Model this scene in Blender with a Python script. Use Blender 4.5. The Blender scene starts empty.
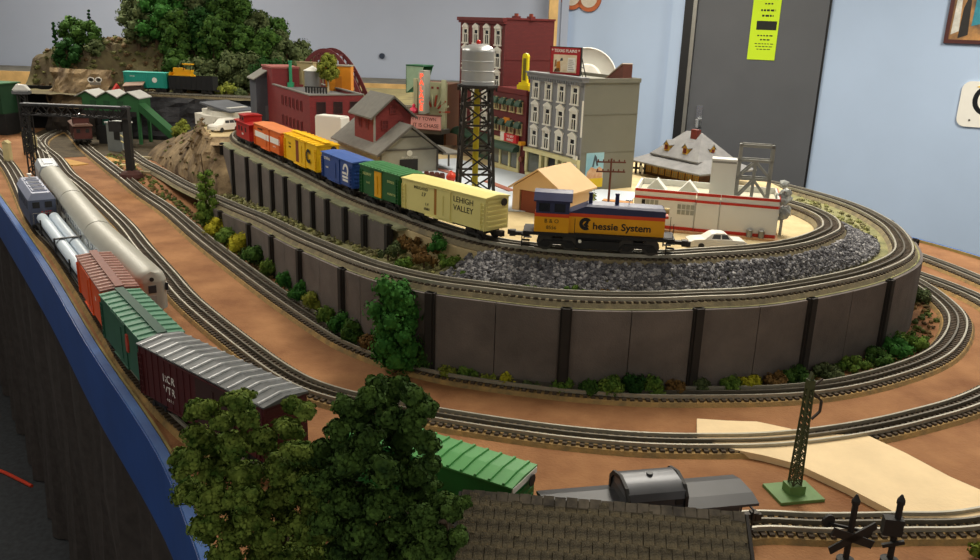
import bpy, bmesh, math, random
from mathutils import Vector, Matrix, noise
from mathutils.geometry import tessellate_polygon
random.seed(7)
PI = math.pi
S = bpy.context.scene
COL = S.collection

# ------------------------------------------------------------------ camera
# units are metres; z = 0 is the brown deck of the layout table
FPX, HEYE = 840.0, 0.56
TH, PH = math.atan(258 / 840.0), math.radians(1.95)
CF = Vector((0, math.cos(TH), -math.sin(TH)))
_U0 = Vector((0, math.sin(TH), math.cos(TH))); _R0 = Vector((1, 0, 0))
CR = _R0 * math.cos(PH) + _U0 * math.sin(PH)
CU = _U0 * math.cos(PH) - _R0 * math.sin(PH)
CC = Vector((0, 0, HEYE))
cam_d = bpy.data.cameras.new('camera'); cam = bpy.data.objects.new('camera', cam_d); COL.objects.link(cam)
cam_d.sensor_width = 36.0; cam_d.lens = 36.0 * FPX / 980.0; cam_d.clip_start = 0.02; cam_d.clip_end = 60
m = Matrix.Identity(4)
for i in range(3):
    m[i][0] = CR[i]; m[i][1] = CU[i]; m[i][2] = -CF[i]; m[i][3] = CC[i]
cam.matrix_world = m
S.camera = cam

# ------------------------------------------------------------------ light
def srgb(h):
    h = h.lstrip('#'); c = [int(h[i:i+2], 16) / 255 for i in (0, 2, 4)]
    return tuple((v / 12.92 if v <= .04045 else ((v + .055) / 1.055) ** 2.4) for v in c)
W = bpy.data.worlds.new('room_air'); S.world = W; W.use_nodes = True
W.node_tree.nodes['Background'].inputs[0].default_value = (1.0, 0.95, 0.86, 1)
W.node_tree.nodes['Background'].inputs[1].default_value = 0.24
CEIL = 1.62
LAMPS = [(-1.5, 2.2, 16), (0.6, 2.1, 26), (-2.4, 4.6, 38), (0.6, 4.3, 38), (2.9, 3.5, 46), (-1.6, -0.3, 7), (0.9, -0.5, 5)]
for lx, ly, lw in LAMPS:
    ld = bpy.data.lights.new('ceiling_tube_light', 'AREA'); ld.shape = 'RECTANGLE'
    ld.size = 0.55; ld.size_y = 1.15; ld.energy = lw; ld.color = (1.0, 0.93, 0.80)
    lo = bpy.data.objects.new('ceiling_tube_light', ld); COL.objects.link(lo); lo.location = (lx, ly, CEIL - 0.075)
vs = S.view_settings
S.display_settings.display_device = 'sRGB'
vs.view_transform = 'Standard'; vs.look = 'None'; vs.gamma = 1; vs.use_curve_mapping = False
vs.exposure = 0.50

# ------------------------------------------------------------------ helpers
def gp(x, y, z=0.0):                     # survey: point of the plane z seen at picture position x, y
    d = CF + CR * ((x - 490) / FPX) - CU * ((y - 280) / FPX)
    return CC + d * ((z - HEYE) / d.z)
def px_of(p):                            # picture position of a point
    v = Vector(p) - CC; d = v.dot(CF); return 490 + FPX*v.dot(CR)/d, 280 - FPX*v.dot(CU)/d
def gy(x, y, Y):                         # survey: point at distance Y
    d = CF + CR * ((x - 490) / FPX) - CU * ((y - 280) / FPX)
    return CC + d * (Y / d.y)
_M = {}
def M(name, hexc, rough=.6, metal=0.0, var=.10, scale=30, bump=0.0, bscale=150, hex2=None, spec=.4, alpha=1, trans=0):
    if name in _M: return _M[name]
    mt = bpy.data.materials.new(name); mt.use_nodes = True; nt = mt.node_tree; b = nt.nodes['Principled BSDF']
    b.inputs['Roughness'].default_value = rough; b.inputs['Metallic'].default_value = metal
    b.inputs['Specular IOR Level'].default_value = spec
    if trans: b.inputs['Transmission Weight'].default_value = trans
    if alpha < 1: b.inputs['Alpha'].default_value = alpha
    c = srgb(hexc); tc = nt.nodes.new('ShaderNodeTexCoord')
    n = nt.nodes.new('ShaderNodeTexNoise'); n.inputs['Scale'].default_value = scale; n.inputs['Detail'].default_value = 5; n.inputs['Roughness'].default_value = .6
    nt.links.new(tc.outputs['Object'], n.inputs['Vector'])
    r = nt.nodes.new('ShaderNodeValToRGB'); r.color_ramp.elements[0].position = .33; r.color_ramp.elements[1].position = .68
    if hex2: c0, c1 = c, srgb(hex2)
    else: c0 = tuple(v * (1 - var) for v in c); c1 = tuple(min(1, v * (1 + var)) for v in c)
    r.color_ramp.elements[0].color = (*c0, 1); r.color_ramp.elements[1].color = (*c1, 1)
    nt.links.new(n.outputs['Fac'], r.inputs['Fac']); nt.links.new(r.outputs['Color'], b.inputs['Base Color'])
    if bump:
        n2 = nt.nodes.new('ShaderNodeTexNoise'); n2.inputs['Scale'].default_value = bscale; n2.inputs['Detail'].default_value = 4
        nt.links.new(tc.outputs['Object'], n2.inputs['Vector'])
        bp = nt.nodes.new('ShaderNodeBump'); bp.inputs['Strength'].default_value = bump; bp.inputs['Distance'].default_value = .004
        nt.links.new(n2.outputs['Fac'], bp.inputs['Height']); nt.links.new(bp.outputs['Normal'], b.inputs['Normal'])
    _M[name] = mt
    return mt
def Mbrick(name, h1, h2, hm, scale=1.0, bw=.010, bh=.0035):
    if name in _M: return _M[name]
    mt = bpy.data.materials.new(name); mt.use_nodes = True; nt = mt.node_tree; b = nt.nodes['Principled BSDF']
    b.inputs['Roughness'].default_value = .7
    tc = nt.nodes.new('ShaderNodeTexCoord'); g = nt.nodes.new('ShaderNodeNewGeometry')
    sx = nt.nodes.new('ShaderNodeSeparateXYZ'); nt.links.new(tc.outputs['Object'], sx.inputs[0])
    ad = nt.nodes.new('ShaderNodeMath'); ad.operation = 'ADD'; nt.links.new(sx.outputs[0], ad.inputs[0]); nt.links.new(sx.outputs[1], ad.inputs[1])
    cx = nt.nodes.new('ShaderNodeCombineXYZ'); nt.links.new(ad.outputs[0], cx.inputs[0]); nt.links.new(sx.outputs[2], cx.inputs[1])
    br = nt.nodes.new('ShaderNodeTexBrick'); br.inputs['Scale'].default_value = scale
    br.inputs['Brick Width'].default_value = bw; br.inputs['Row Height'].default_value = bh; br.inputs['Mortar Size'].default_value = bh * .12
    br.inputs['Color1'].default_value = (*srgb(h1), 1); br.inputs['Color2'].default_value = (*srgb(h2), 1); br.inputs['Mortar'].default_value = (*srgb(hm), 1)
    nt.links.new(cx.outputs[0], br.inputs['Vector']); nt.links.new(br.outputs['Color'], b.inputs['Base Color'])
    _M[name] = mt
    return mt
def Mglow(name, hexc, strength):
    mt = bpy.data.materials.new(name); mt.use_nodes = True; b = mt.node_tree.nodes['Principled BSDF']
    b.inputs['Base Color'].default_value = (*srgb(hexc), 1); b.inputs['Emission Color'].default_value = (*srgb(hexc), 1); b.inputs['Emission Strength'].default_value = strength
    return mt

class MB:
    def __init__(s): s.v = []; s.f = []; s.sm = False
    def add(s, vs, fs):
        o = len(s.v); s.v += [tuple(v) for v in vs]; s.f += [tuple(i + o for i in f) for f in fs]; return s
    def box(s, x0, x1, y0, y1, z0, z1, T=None):
        vs = [Vector(p) for p in ((x0,y0,z0),(x1,y0,z0),(x1,y1,z0),(x0,y1,z0),(x0,y0,z1),(x1,y0,z1),(x1,y1,z1),(x0,y1,z1))]
        if T is not None: vs = [T @ v for v in vs]
        return s.add(vs, [(0,3,2,1),(4,5,6,7),(0,1,5,4),(1,2,6,5),(2,3,7,6),(3,0,4,7)])
    def cb(s, x, y, z, sx, sy, sz, T=None): return s.box(x-sx/2, x+sx/2, y-sy/2, y+sy/2, z-sz/2, z+sz/2, T)
    def prism(s, poly, a0, a1, axis='z'):     # poly of 2D points extruded along an axis
        n = len(poly)
        def q(p, a): return {'z': (p[0], p[1], a), 'x': (a, p[0], p[1]), 'y': (p[0], a, p[1])}[axis]
        vs = [q(p, a0) for p in poly] + [q(p, a1) for p in poly]
        fs = [(i, (i+1) % n, n+(i+1) % n, n+i) for i in range(n)]
        t = tessellate_polygon([[Vector((p[0], p[1], 0)) for p in poly]])
        fs += [tuple(reversed(k)) for k in t] + [tuple(n + j for j in k) for k in t]
        return s.add(vs, fs)
    def bar(s, a, b, w, h=None):              # rectangular bar between two points
        a = Vector(a); b = Vector(b); h = h or w; d = (b - a)
        if d.length < 1e-7: return s
        d.normalize(); up = Vector((0,0,1)) if abs(d.z) < .95 else Vector((1,0,0))
        r = d.cross(up).normalized(); u = r.cross(d)
        vs = [p + r*(i*w/2) + u*(j*h/2) for p in (a, b) for i, j in ((-1,-1),(1,-1),(1,1),(-1,1))]
        return s.add(vs, [(3,2,1,0),(4,5,6,7),(0,1,5,4),(1,2,6,5),(2,3,7,6),(3,0,4,7)])
    def tube(s, pts, r, n=8, cap=True):
        pts = [Vector(p) for p in pts]; rs = r if isinstance(r, (list, tuple)) else [r]*len(pts); o = []
        for i, p in enumerate(pts):
            d = (pts[min(i+1, len(pts)-1)] - pts[max(i-1, 0)]).normalized()
            up = Vector((0,0,1)) if abs(d.z) < .95 else Vector((1,0,0))
            a = d.cross(up).normalized(); b = a.cross(d)
            o += [p + (a*math.cos(2*PI*k/n) + b*math.sin(2*PI*k/n))*rs[i] for k in range(n)]
        fs = [(i*n+k, i*n+(k+1) % n, (i+1)*n+(k+1) % n, (i+1)*n+k) for i in range(len(pts)-1) for k in range(n)]
        if cap: fs += [tuple(range(n)), tuple(reversed(range((len(pts)-1)*n, len(pts)*n)))]
        return s.add(o, fs)
    def lathe(s, prof, n=16, c=(0,0,0)):      # prof of (r, z)
        o = [(c[0]+r*math.cos(2*PI*k/n), c[1]+r*math.sin(2*PI*k/n), c[2]+z) for r, z in prof for k in range(n)]
        fs = [(i*n+k, i*n+(k+1) % n, (i+1)*n+(k+1) % n, (i+1)*n+k) for i in range(len(prof)-1) for k in range(n)]
        fs += [tuple(reversed(range(n))), tuple(range((len(prof)-1)*n, len(prof)*n))]
        return s.add(o, fs)
    def disc(s, c, axis, r, t, n=16):
        c = Vector(c); a = Vector(axis).normalized(); return s.tube([c - a*t/2, c + a*t/2], r, n)
    def build(s, name, mat, parent=None, smooth=False, loc=None):
        me = bpy.data.meshes.new(name); me.from_pydata(s.v, [], s.f); me.update()
        bm = bmesh.new(); bm.from_mesh(me); bmesh.ops.recalc_face_normals(bm, faces=bm.faces[:]); bm.to_mesh(me); bm.free()
        me.materials.append(mat)
        if smooth:
            me.polygons.foreach_set('use_smooth', [True]*len(me.polygons))
            try: me.set_sharp_from_angle(angle=math.radians(40))
            except Exception: pass
        ob = bpy.data.objects.new(name, me); COL.objects.link(ob)
        if parent is not None: ob.parent = parent
        if loc is not None: ob.location = loc
        return ob
def inst(src, name, parent, loc=(0,0,0), rot=(0,0,0), scale=(1,1,1), mat=None):
    me = src.data
    if mat is not None and me.materials[0] != mat:
        me = me.copy(); me.materials.clear(); me.materials.append(mat)
    ob = bpy.data.objects.new(name, me); COL.objects.link(ob); ob.parent = parent
    ob.location = loc; ob.rotation_euler = rot; ob.scale = scale
    return ob
def tag(o, label, cat, group=None):
    o['label'] = label; o['category'] = cat
    if group: o['group'] = group
    return o
def thing(name, label, cat, loc=(0,0,0), rotz=0, group=None):
    o = bpy.data.objects.new(name, None); COL.objects.link(o); o.empty_display_size = .02
    o.location = loc; o.rotation_euler = (0,0,rotz)
    return tag(o, label, cat, group)
def structure(o, label=None):
    o['kind'] = 'structure'
    if label: o['label'] = label
    return o
def lettering(txt, size, mat, parent, loc, rot=(PI/2,0,0), name='lettering', depth=.0002, align='CENTER', sx=1.0, shear=0, spacing=1.0, bold=0.0):
    cu = bpy.data.curves.new(name, 'FONT'); cu.body = txt; cu.size = size; cu.extrude = depth; cu.align_x = align; cu.align_y = 'CENTER'
    cu.resolution_u = 3 if size < .03 else 8; cu.shear = shear; cu.space_character = spacing; cu.offset = bold
    to = bpy.data.objects.new(name, cu); COL.objects.link(to)
    dg = bpy.context.evaluated_depsgraph_get(); me = bpy.data.meshes.new_from_object(to.evaluated_get(dg))
    bpy.data.objects.remove(to); bpy.data.curves.remove(cu)
    me.materials.clear(); me.materials.append(mat)
    ob = bpy.data.objects.new(name, me); COL.objects.link(ob)
    if parent is not None: ob.parent = parent
    ob.location = loc; ob.rotation_euler = rot; ob.scale = (sx,1,1)
    return ob

class Path:
    def __init__(s, pts, step=.008):
        P = [Vector(p) for p in pts]; P = [P[0]*2 - P[1]] + P + [P[-1]*2 - P[-2]]; dense = []
        for i in range(1, len(P)-2):
            a, b, c, d = P[i-1:i+3]
            for k in range(24):
                t = k/24
                dense.append(.5*((2*b) + (c-a)*t + (2*a-5*b+4*c-d)*t*t + (3*b-a-3*c+d)*t**3))
        dense.append(P[-2])
        for _ in range(10):
            dense = [dense[0]] + [(dense[i-1]+dense[i]*2+dense[i+1])/4 for i in range(1, len(dense)-1)] + [dense[-1]]
        s.p = [dense[0]]; acc = 0; prev = dense[0]
        for q in dense[1:]:
            while (q-prev).length >= step - acc:
                prev = prev + (q-prev).normalized()*(step-acc); s.p.append(prev.copy()); acc = 0
            acc += (q-prev).length; prev = q
        s.step = step; s.n = len(s.p); s.len = (s.n-1)*step
        s.t = []
        for i in range(s.n):
            d = s.p[min(i+3, s.n-1)] - s.p[max(i-3, 0)]; d.z = 0; s.t.append(d.normalized())
        s.nrm = [Vector((-t.y, t.x, 0)) for t in s.t]      # points to the left of travel
    def at(s, d):
        i = max(0, min(s.n-1, d/s.step)); k = min(int(i), s.n-2); return s.p[k].lerp(s.p[k+1], i-k)
    def near(s, q):
        q = Vector((q[0], q[1])); return min(range(s.n), key=lambda i: (s.p[i].xy - q).length_squared)*s.step
    def off(s, i, u, v=0.0): return s.p[i] + s.nrm[i]*u + Vector((0,0,v))
    def sweep(s, mb, prof, i0=0, i1=None, closed=True, stride=2):
        i1 = s.n-1 if i1 is None else i1; idx = list(range(i0, i1, stride)) + [i1]; n = len(prof); vs = []
        for i in idx: vs += [s.off(i, u, v) for u, v in prof]
        fs = []
        for a in range(len(idx)-1):
            for k in range(n if closed else n-1): fs.append((a*n+k, a*n+(k+1) % n, (a+1)*n+(k+1) % n, (a+1)*n+k))
        if closed: fs += [tuple(range(n)), tuple(reversed(range((len(idx)-1)*n, len(idx)*n)))]
        return mb.add(vs, fs)
# ------------------------------------------------------------------ room
m_wall = M('painted_wall_blue', '#adc0da', .85, var=.03, scale=2, bump=.05, bscale=60)
FLOOR = -1.02
structure(MB().box(-7.2, 7.2, -1.5, 6.4, FLOOR-.1, FLOOR).build('floor', M('floor_carpet_dark', '#33363a', .95, var=.25, scale=60)), 'dark charcoal carpet floor')
structure(MB().box(-7.2, 7.2, -1.5, 6.4, CEIL, CEIL+.08).build('ceiling', M('ceiling_white', '#d9d6cc', .9, var=.03)), 'off white ceiling')
BW_Y = 6.2
corner = gy(566, 40, BW_Y); corner.z = 0
WD = Vector((math.cos(math.radians(-24)), math.sin(math.radians(-24)), 0)); WN = Vector((WD.y, -WD.x, 0))   # right wall runs along WD, WN faces the room
structure(MB().box(-7.2, corner.x, BW_Y, BW_Y+.12, FLOOR, CEIL).build('wall_back', M('painted_wall_grey_blue', '#a2abbd', .85, var=.03, scale=2, bump=.05, bscale=60)), 'grey blue painted back wall')
TW = Matrix.Translation((corner.x, corner.y, 0)) @ Matrix.Rotation(math.radians(-24), 4, 'Z')     # local x along the wall, local -y into the room
structure(MB().box(0, 7.0, 0, .12, FLOOR, CEIL, TW).build('wall_right', m_wall), 'light blue painted wall with the grey door')
def wall_hit(px, py, off=0.0):           # local x, z on the right wall
    d = CF + CR*((px-490)/FPX) - CU*((py-280)/FPX); o = Vector((corner.x, corner.y, 0)) + WN*off
    t = (o - CC).dot(WN)/d.dot(WN); p = TW.inverted() @ (CC + d*t)
    return p.x, p.z
# door
xl, _ = wall_hit(694, 60); xr, _ = wall_hit(822, 60)
door = bpy.data.objects.new('door_1', None); COL.objects.link(door); door.matrix_world = TW; structure(door, 'dark grey flush door with black frame'); 
DT = FLOOR + 2.05
m_blackm = M('black_painted_metal', '#17181a', .5, var=.2)
MB().box(xl, xr, -.03, .005, FLOOR+.01, DT).build('door_leaf', M('door_grey_paint', '#54565a', .55, var=.06, scale=3), door)
MB().box(xl-.085, xl-.028, -.05, .005, FLOOR, DT+.06).box(xr, xr+.012, -.02, .005, FLOOR, DT+.06).box(xl-.085, xr+.012, -.04, .005, DT+.005, DT+.06).build('door_frame', m_blackm, door)
MB().box(xl-.028, xl-.004, -.055, .0, FLOOR+.02, DT).build('edge_strip', M('door_edge_steel', '#9d9c95', .35, .7, var=.08), door)
hx, hz = wall_hit(700, 116)
hd = MB().box(hx-.02, hx+.02, -.04, -.028, hz-.07, hz+.07).build('lock_plate', M('chrome_plate', '#c9ccce', .25, .9), door)
MB().tube([(hx, -.04, hz-.02), (hx, -.085, hz-.02)], .012, 10).tube([(hx, -.085, hz-.02), (hx+.0, -.09, hz-.07)], .014, 10).build('handle', M('chrome_plate', '#c9ccce', .25, .9), hd, True)
x0, _ = wall_hit(669, 60); 
structure(MB().box(x0, xl-.085, -.04, .01, FLOOR, CEIL, TW).build('trim_1', m_wall), 'blue painted casing beside the door')
structure(MB().box(corner.x-.045, corner.x+.005, BW_Y-.05, BW_Y+.02, FLOOR, CEIL).build('trim_2', M('painted_wall_grey_blue', '#8c9cb9')), 'grey blue corner strip of the back wall')
# paper on the door
a = wall_hit(750, 0); b = wall_hit(746, 59); c = wall_hit(773, 62)
pw = abs(c[0]-b[0]); pt = thing('notice_sheet', 'lime green printed notice hanging on the dark grey door', 'notice', TW @ Vector(((b[0]+c[0])/2+.01, -.033, b[1])), math.radians(-24))
MB().box(-pw/2, pw/2, -.002, 0, 0, .52).build('sheet', M('lime_paper', '#c4e326', .8, var=.03, scale=4), pt)
m_ink = M('black_ink', '#20221c', .8)
for zz, w_, h_ in ((.405,.10,.010),(.375,.11,.010),(.345,.05,.009),(.305,.09,.012),(.272,.07,.012),(.150,.10,.008),(.125,.06,.008),(.10,.12,.005),(.083,.11,.005),(.066,.09,.005)):
    k_ = 0; x_ = -w_/2
    while x_ < w_/2:                     # words as rows of small printed strokes
        l_ = random.uniform(.010,.022); MB().box(x_+.012, min(x_+l_, w_/2)+.012, -.0026, -.0018, zz-h_/2, zz+h_/2).build('printed_word', m_ink, pt); x_ += l_+.006
MB().box(-.05,.074,-.0026,-.0018,.185,.24).build('printed_picture', m_ink, pt)
# framed picture, upper right
a = wall_hit(943, 43); b = wall_hit(980, 45)
pc = thing('framed_picture', 'framed colourful landscape picture in a dark red frame on the wall', 'picture', TW @ Vector((a[0], -.001, a[1])), math.radians(-24))
m_frame = M('dark_red_frame', '#4a2320', .45)
MB().box(0, .62, -.02, 0, 0, .022).box(0, .62, -.02, 0, .46, .482).box(0, .022, -.02, 0, .022, .46).box(.598, .62, -.02, 0, .022, .46).build('frame', m_frame, pc)
MB().box(.022, .598, -.010, 0, .022, .46).build('print', M('landscape_print', '#1f2a33', .4, scale=7, hex2='#d29a5a'), pc)
for (u0, u1, w0, w1, hx_) in ((.03,.07,.05,.3,'#c9c7bd'), (.07,.12,.03,.24,'#23211f'), (.13,.2,.10,.32,'#2f7f8f'), (.2,.33,.03,.2,'#e0b27b'), (.13,.25,.30,.42,'#cfa052'), (.3,.5,.2,.4,'#7fa3b5')):
    MB().prism([(u0,w0),(u1,w0+.02),(u1-.01,w1),((u0+u1)/2,w1+.03),(u0+.005,w1-.04)], -.0115, -.009, 'y').build('painted_patch', M('paint_'+hx_, hx_, .5, var=.2), pc)
# plaque
a = wall_hit(955, 124); b = wall_hit(957, 82)
pz_ = abs(b[1]-a[1]); pq = thing('wall_plaque', 'cream rounded plaque with a large black letter on the wall', 'plaque', TW @ Vector((a[0], -.001, a[1]-.01)), math.radians(-24))
def rrect(w, h, r, n=5):
    o = []
    for cx, cy, a0 in ((w-r, r, -90), (w-r, h-r, 0), (r, h-r, 90), (r, r, 180)):
        for k in range(n+1):
            t = math.radians(a0+90*k/n); o.append((cx+r*math.cos(t), cy+r*math.sin(t)))
    return o
MB().prism(rrect(.55, pz_+.02, .05), -.012, 0, 'y').build('board', M('plaque_cream', '#e6e3da', .45, var=.02), pq)
lettering('O', .27, M('black_gloss', '#15171a', .3), pq, (.165, -.0125, .15))
MB().prism([(.075,.235),(.17,.275),(.26,.235),(.22,.225),(.17,.245),(.115,.225)], -.0135, -.011, 'y').build('gold_crown_mark', M('gold_paint', '#d6ad3b', .4), pq)
for sx_, sz_ in ((.07,.04), (.10,.26), (.40,.26)): MB().disc((sx_, -.013, sz_), (0,1,0), .006, .004, 8).build('screw', M('dark_screw', '#55524c', .4, .6), pq)
# round plates high on the wall
for i, (px, lab) in enumerate(((573, 'orange rimmed round wall plate higher in the corner'), (590, 'orange rimmed round wall plate nearer to the door'))):
    a = wall_hit(px, -1 - 2*(i == 0)); t = thing('wall_plate', lab, 'plate', TW @ Vector((a[0], -.001, a[1])), math.radians(-24), 'round plates on the wall')
    MB().disc((0, -.01, 0), (0,1,0), .085, .018, 24).build('rim', M('orange_rim', '#b4623a', .5), t)
    MB().disc((0, -.02, 0), (0,1,0), .058, .006, 24).build('face', M('plate_face', '#c9bfae', .5), t)
# wooden post and shelf at the back
p = gy(553, 20, 5.9)
tag(MB().box(p.x-.03, p.x+.03, 5.88, 5.95, FLOOR, CEIL).build('wooden_post', M('pine_wood', '#c7a46a', .7, scale=12, var=.18)), 'bare pine post standing behind the tall red building', 'post')
sh = thing('wall_shelf', 'long pine edged shelf running along the back wall', 'shelf', (0, 5.55, 0))
MB().box(-5.6, .25, 0, .03, .075, .155).build('front_board', M('pine_wood', '#c7a46a'), sh)
MB().box(-5.6, .25, .03, .62, .10, .15).build('deck_board', M('shelf_deck', '#6d6a60', .8, var=.3, scale=15), sh)
MB().box(-5.5, .2, .06, .58, FLOOR, .10).build('skirt', M('black_cloth', '#121315', .95, var=.3), sh)
a = gy(382, 56, BW_Y-.01); tag(MB().disc((a.x, BW_Y-.006, a.z), (0,1,0), .02, .014, 14).build('wall_socket_knob', M('dark_knob', '#2a3446', .5)), 'small dark round fitting on the back wall', 'fitting')
for i, (lx, ly, lw) in enumerate(LAMPS):
    t = thing('ceiling_fixture', ('white ceiling light fixture above the left tracks', 'white ceiling light fixture above the town', 'white ceiling light fixture near the back left wall', 'white ceiling light fixture near the wall corner', 'white ceiling light fixture near the grey door', 'white ceiling light fixture over the left aisle', 'white ceiling light fixture over the front aisle')[i], 'light', (lx, ly, CEIL-.07), 0, 'ceiling fixtures')
    MB().box(-.3, .3, -.6, .6, .0, .07).build('housing', M('fixture_white', '#e8e8e4', .5), t)

# ------------------------------------------------------------------ table
OUT = [(-3.2,4.85),(-2.2,3.48),(-1.52,2.54),(-1.0,1.82),(-.68,1.36),(-.42,1.0),(-.30,.80),(-.215,.66),(-.09,.56),(.1,.50),(.5,.50),(.9,.60),(1.2,.9),(1.36,1.3),(1.37,1.8),(1.28,2.2),(1.08,2.55),(.85,2.85),(.6,3.1),(.3,3.6),(.1,4.6),(-.2,5.35)]
edge = Path([(x, y, 0) for x, y in OUT], .02)
table = thing('layout_table', 'brown decked model railway table with blue fascia', 'table')
poly = [(p.x, p.y) for p in edge.p[::3]] + [(-3.2, 5.35)]
m_deck = M('deck_brown', '#7d5231', .9, scale=9, bump=.35, bscale=220, hex2='#a1734b')
MB().prism(poly, -.03, 0).build('deck', m_deck, table)
m_blue = M('fascia_blue', '#1e468c', .45, var=.12, scale=8)
mb = MB(); edge.sweep(mb, [(-.002,-.125),(-.018,-.125),(-.018,.004),(-.002,.004)]); mb.build('fascia', m_blue, table)
mb = MB(); edge.sweep(mb, [(-.003,.004),(-.017,.004),(-.016,.0062),(-.004,.0062)]); mb.build('fascia_lip', M('fascia_lip_blue', '#335f9f', .6, scale=14, hex2='#234a8a'), table)
mb = MB(); edge.sweep(mb, [(.001,0),(-.0025,0),(-.0025,.007),(.001,.007)]); mb.build('edge_moulding', M('edge_ochre', '#94834a', .8, scale=20, hex2='#6c5d3a'), table)
skirt = MB(); vs = []; prof = []
for i in range(edge.n):
    w = .013*math.sin(i*.95) + .009*math.sin(i*.37+1); w2 = .02*math.sin(i*.93+.3) + .016*math.sin(i*.31)
    vs += [edge.off(i, .012+w*.4, -.11), edge.off(i, .012+w, -.35), edge.off(i, .012+w2, -1.015)]
skirt.add(vs, [(i*3+k, i*3+k+1, i*3+k+4, i*3+k+3) for i in range(edge.n-1) for k in range(2)])
tag(skirt.build('table_skirt', M('skirt_black_cloth', '#3a3432', .97, var=.25, scale=40), None, True), 'black gathered cloth skirt hanging below the blue fascia', 'skirt')

a_, b_ = gp(-12, 466, FLOOR+.006), gp(22, 481, FLOOR+.006)
tag(MB().tube([a_, a_.lerp(b_, .5)+Vector((0,.004,0)), b_, b_+Vector((.05,-.03,0))], .006, 8).build('floor_cord', M('cord_orange', '#c23a20', .5)), 'orange red cord lying on the floor beside the skirt', 'cord')
# ------------------------------------------------------------------ tracks
def g2(pts, z): return [tuple(gp(x, y, z).xy) for x, y in pts]
ptC = [(-2.15,4.2)] + g2([(78,140),(86,149),(103,163),(126,181),(143,195),(171,214),(206,244),(266,290),(323,329),(363,351),(430,373),(514,387),(600,396),(680,399),(798,396),(880,381)], 0) + [(.83,1.44),(.955,1.62),(.995,1.78),(.995,1.94),(.96,2.12),(.88,2.3),(.76,2.5),(.6,2.66)]
ptB = [(-2.05,4.2),(-2.02,3.85)] + g2([(41,146),(57,161),(69,177),(86,191),(123,226),(143,251),(166,277),(191,306),(243,349),(288,381),(330,399),(391,413),(453,424),(518,434),(583,442),(649,447),(716,448),(780,446),(851,437),(912,424)], 0) + [(.79,1.24),(.96,1.39),(1.06,1.58),(1.085,1.75),(1.065,1.87),(1.03,1.97),(.98,2.15),(.9,2.36),(.78,2.6)]
ptA = [(-2.75,4.35),(-2.2,3.62),(-1.7,2.93)] + g2([(33,186)], .105) + g2([(63,236)], .05) + g2([(107,270),(139,312),(218,374)], .110) + g2([(320,416),(425,452),(530,480)], .085) + [(.19,.80)] + g2([(740,530),(820,531),(900,530),(980,526)], 0) + [(.78,.965),(.98,1.14),(1.13,1.4),(1.19,1.68),(1.175,1.9),(1.135,2.1),(1.05,2.35),(.9,2.65)]
ptS = [(-2.2,3.95),(-1.77,3.28)] + g2([(45,160),(60,180),(100,228),(150,275)], .098) + [(-.545,1.36)]
ptD = [(-1.66,3.66,0),(-1.5,3.43,0)] + [(*gp(x, y, z+.0035).xy, z) for x, y, z in ((143,163,0),(167,176,.01),(190,189,.03),(237,210,.065),(266,222,.08),(300,239,.1),(323,249,.11),(374,269,.13),(429,283,.14),(486,291,.14),(560,299,.14),(640,301,.14),(700,299,.14),(757,296,.14),(829,284,.14),(877,271,.14),(903,255,.14))] + [(.882,1.79,.14),(.902,1.92,.14),(.90,2.06,.14),(.867,2.19,.14),(.81,2.32,.14),(.73,2.43,.14),(.63,2.55,.14),(.5,2.66,.14),(.3,2.76,.14)]
ZU = .18
ptE = [(-.60,3.04),(-.75,2.97),(-.83,2.82)] + g2([(239,140),(270,156),(312,176),(355,197),(400,214),(440,229),(490,243),(540,250),(600,255),(660,257),(700,255),(757,251),(800,244),(826,234),(831,228),(826,220),(808,211),(786,204)], ZU+.006) + [(.655,1.95),(.632,1.99)]
pA, pB, pC, pS = [Path([(x, y, 0) for x, y in q]) for q in (ptA, ptB, ptC, ptS)]
pD = Path(ptD); pE = Path([(x, y, ZU) for x, y in ptE])
m_rail = M('rail_steel', '#a9a598', .5, .55, var=.12, scale=40)
m_rail2 = M('centre_rail_dark', '#6f6a60', .45, .6, var=.15, scale=40)
m_tie = M('tie_dark_brown', '#4a3f33', .85, var=.3, scale=80)
RT = .0145
def track(path, label, bed, bedw=.034, tie_mat=None, tl=.0255):
    t = thing('railway_track', label, 'track', (0,0,0), 0, 'three rail tracks')
    mb = MB(); path.sweep(mb, [(-bedw,-.003),(-bedw+.006,.006),(bedw-.006,.006),(bedw,-.003)]); mb.build('roadbed', bed, t)
    for u, mt in ((-.016, m_rail), (0, m_rail2), (.016, m_rail)):
        mb = MB(); path.sweep(mb, [(u-.0016,.0085),(u-.0016,RT),(u+.0016,RT),(u+.0016,.0085)]); mb.build('rail', mt, t)
    mb = MB(); d = .004
    while d < path.len:
        p = path.at(d); q = path.at(min(path.len, d+.004)); q0 = path.at(max(0, d-.004)); dr = (q-q0); dr.z = 0; dr.normalize(); nn = Vector((-dr.y, dr.x, 0))
        z = p.z; vs = [p + nn*(a*tl) + dr*(b*.0032) + Vector((0,0,c)) for c in (.005,.009) for a, b in ((-1,-1),(1,-1),(1,1),(-1,1))]
        mb.add(vs, [(4,5,6,7),(0,1,5,4),(1,2,6,5),(2,3,7,6),(3,0,4,7)]); d += .0118
    o = mb.build('ties', tie_mat or m_tie, t); o['kind'] = 'stuff'
    return t
m_cork = M('cork_roadbed', '#a98853', .9, scale=50, hex2='#7c6a49', bump=.3, bscale=300)
m_cork2 = M('cork_roadbed_grey', '#8d8062', .9, scale=50, hex2='#6a6350', bump=.3, bscale=300)
track(pA, 'front track along the blue fascia carrying the tank car', m_cork)
track(pB, 'middle ground level track between the two brown strips, crossed by the tan road', m_cork)
track(pC, 'ground level track closest to the foot of the retaining wall', m_cork)
track(pS, 'siding under the silver passenger cars', m_cork)
track(pD, 'raised track running along the top of the curved retaining wall', m_cork2, .029, None, .0215)
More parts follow.
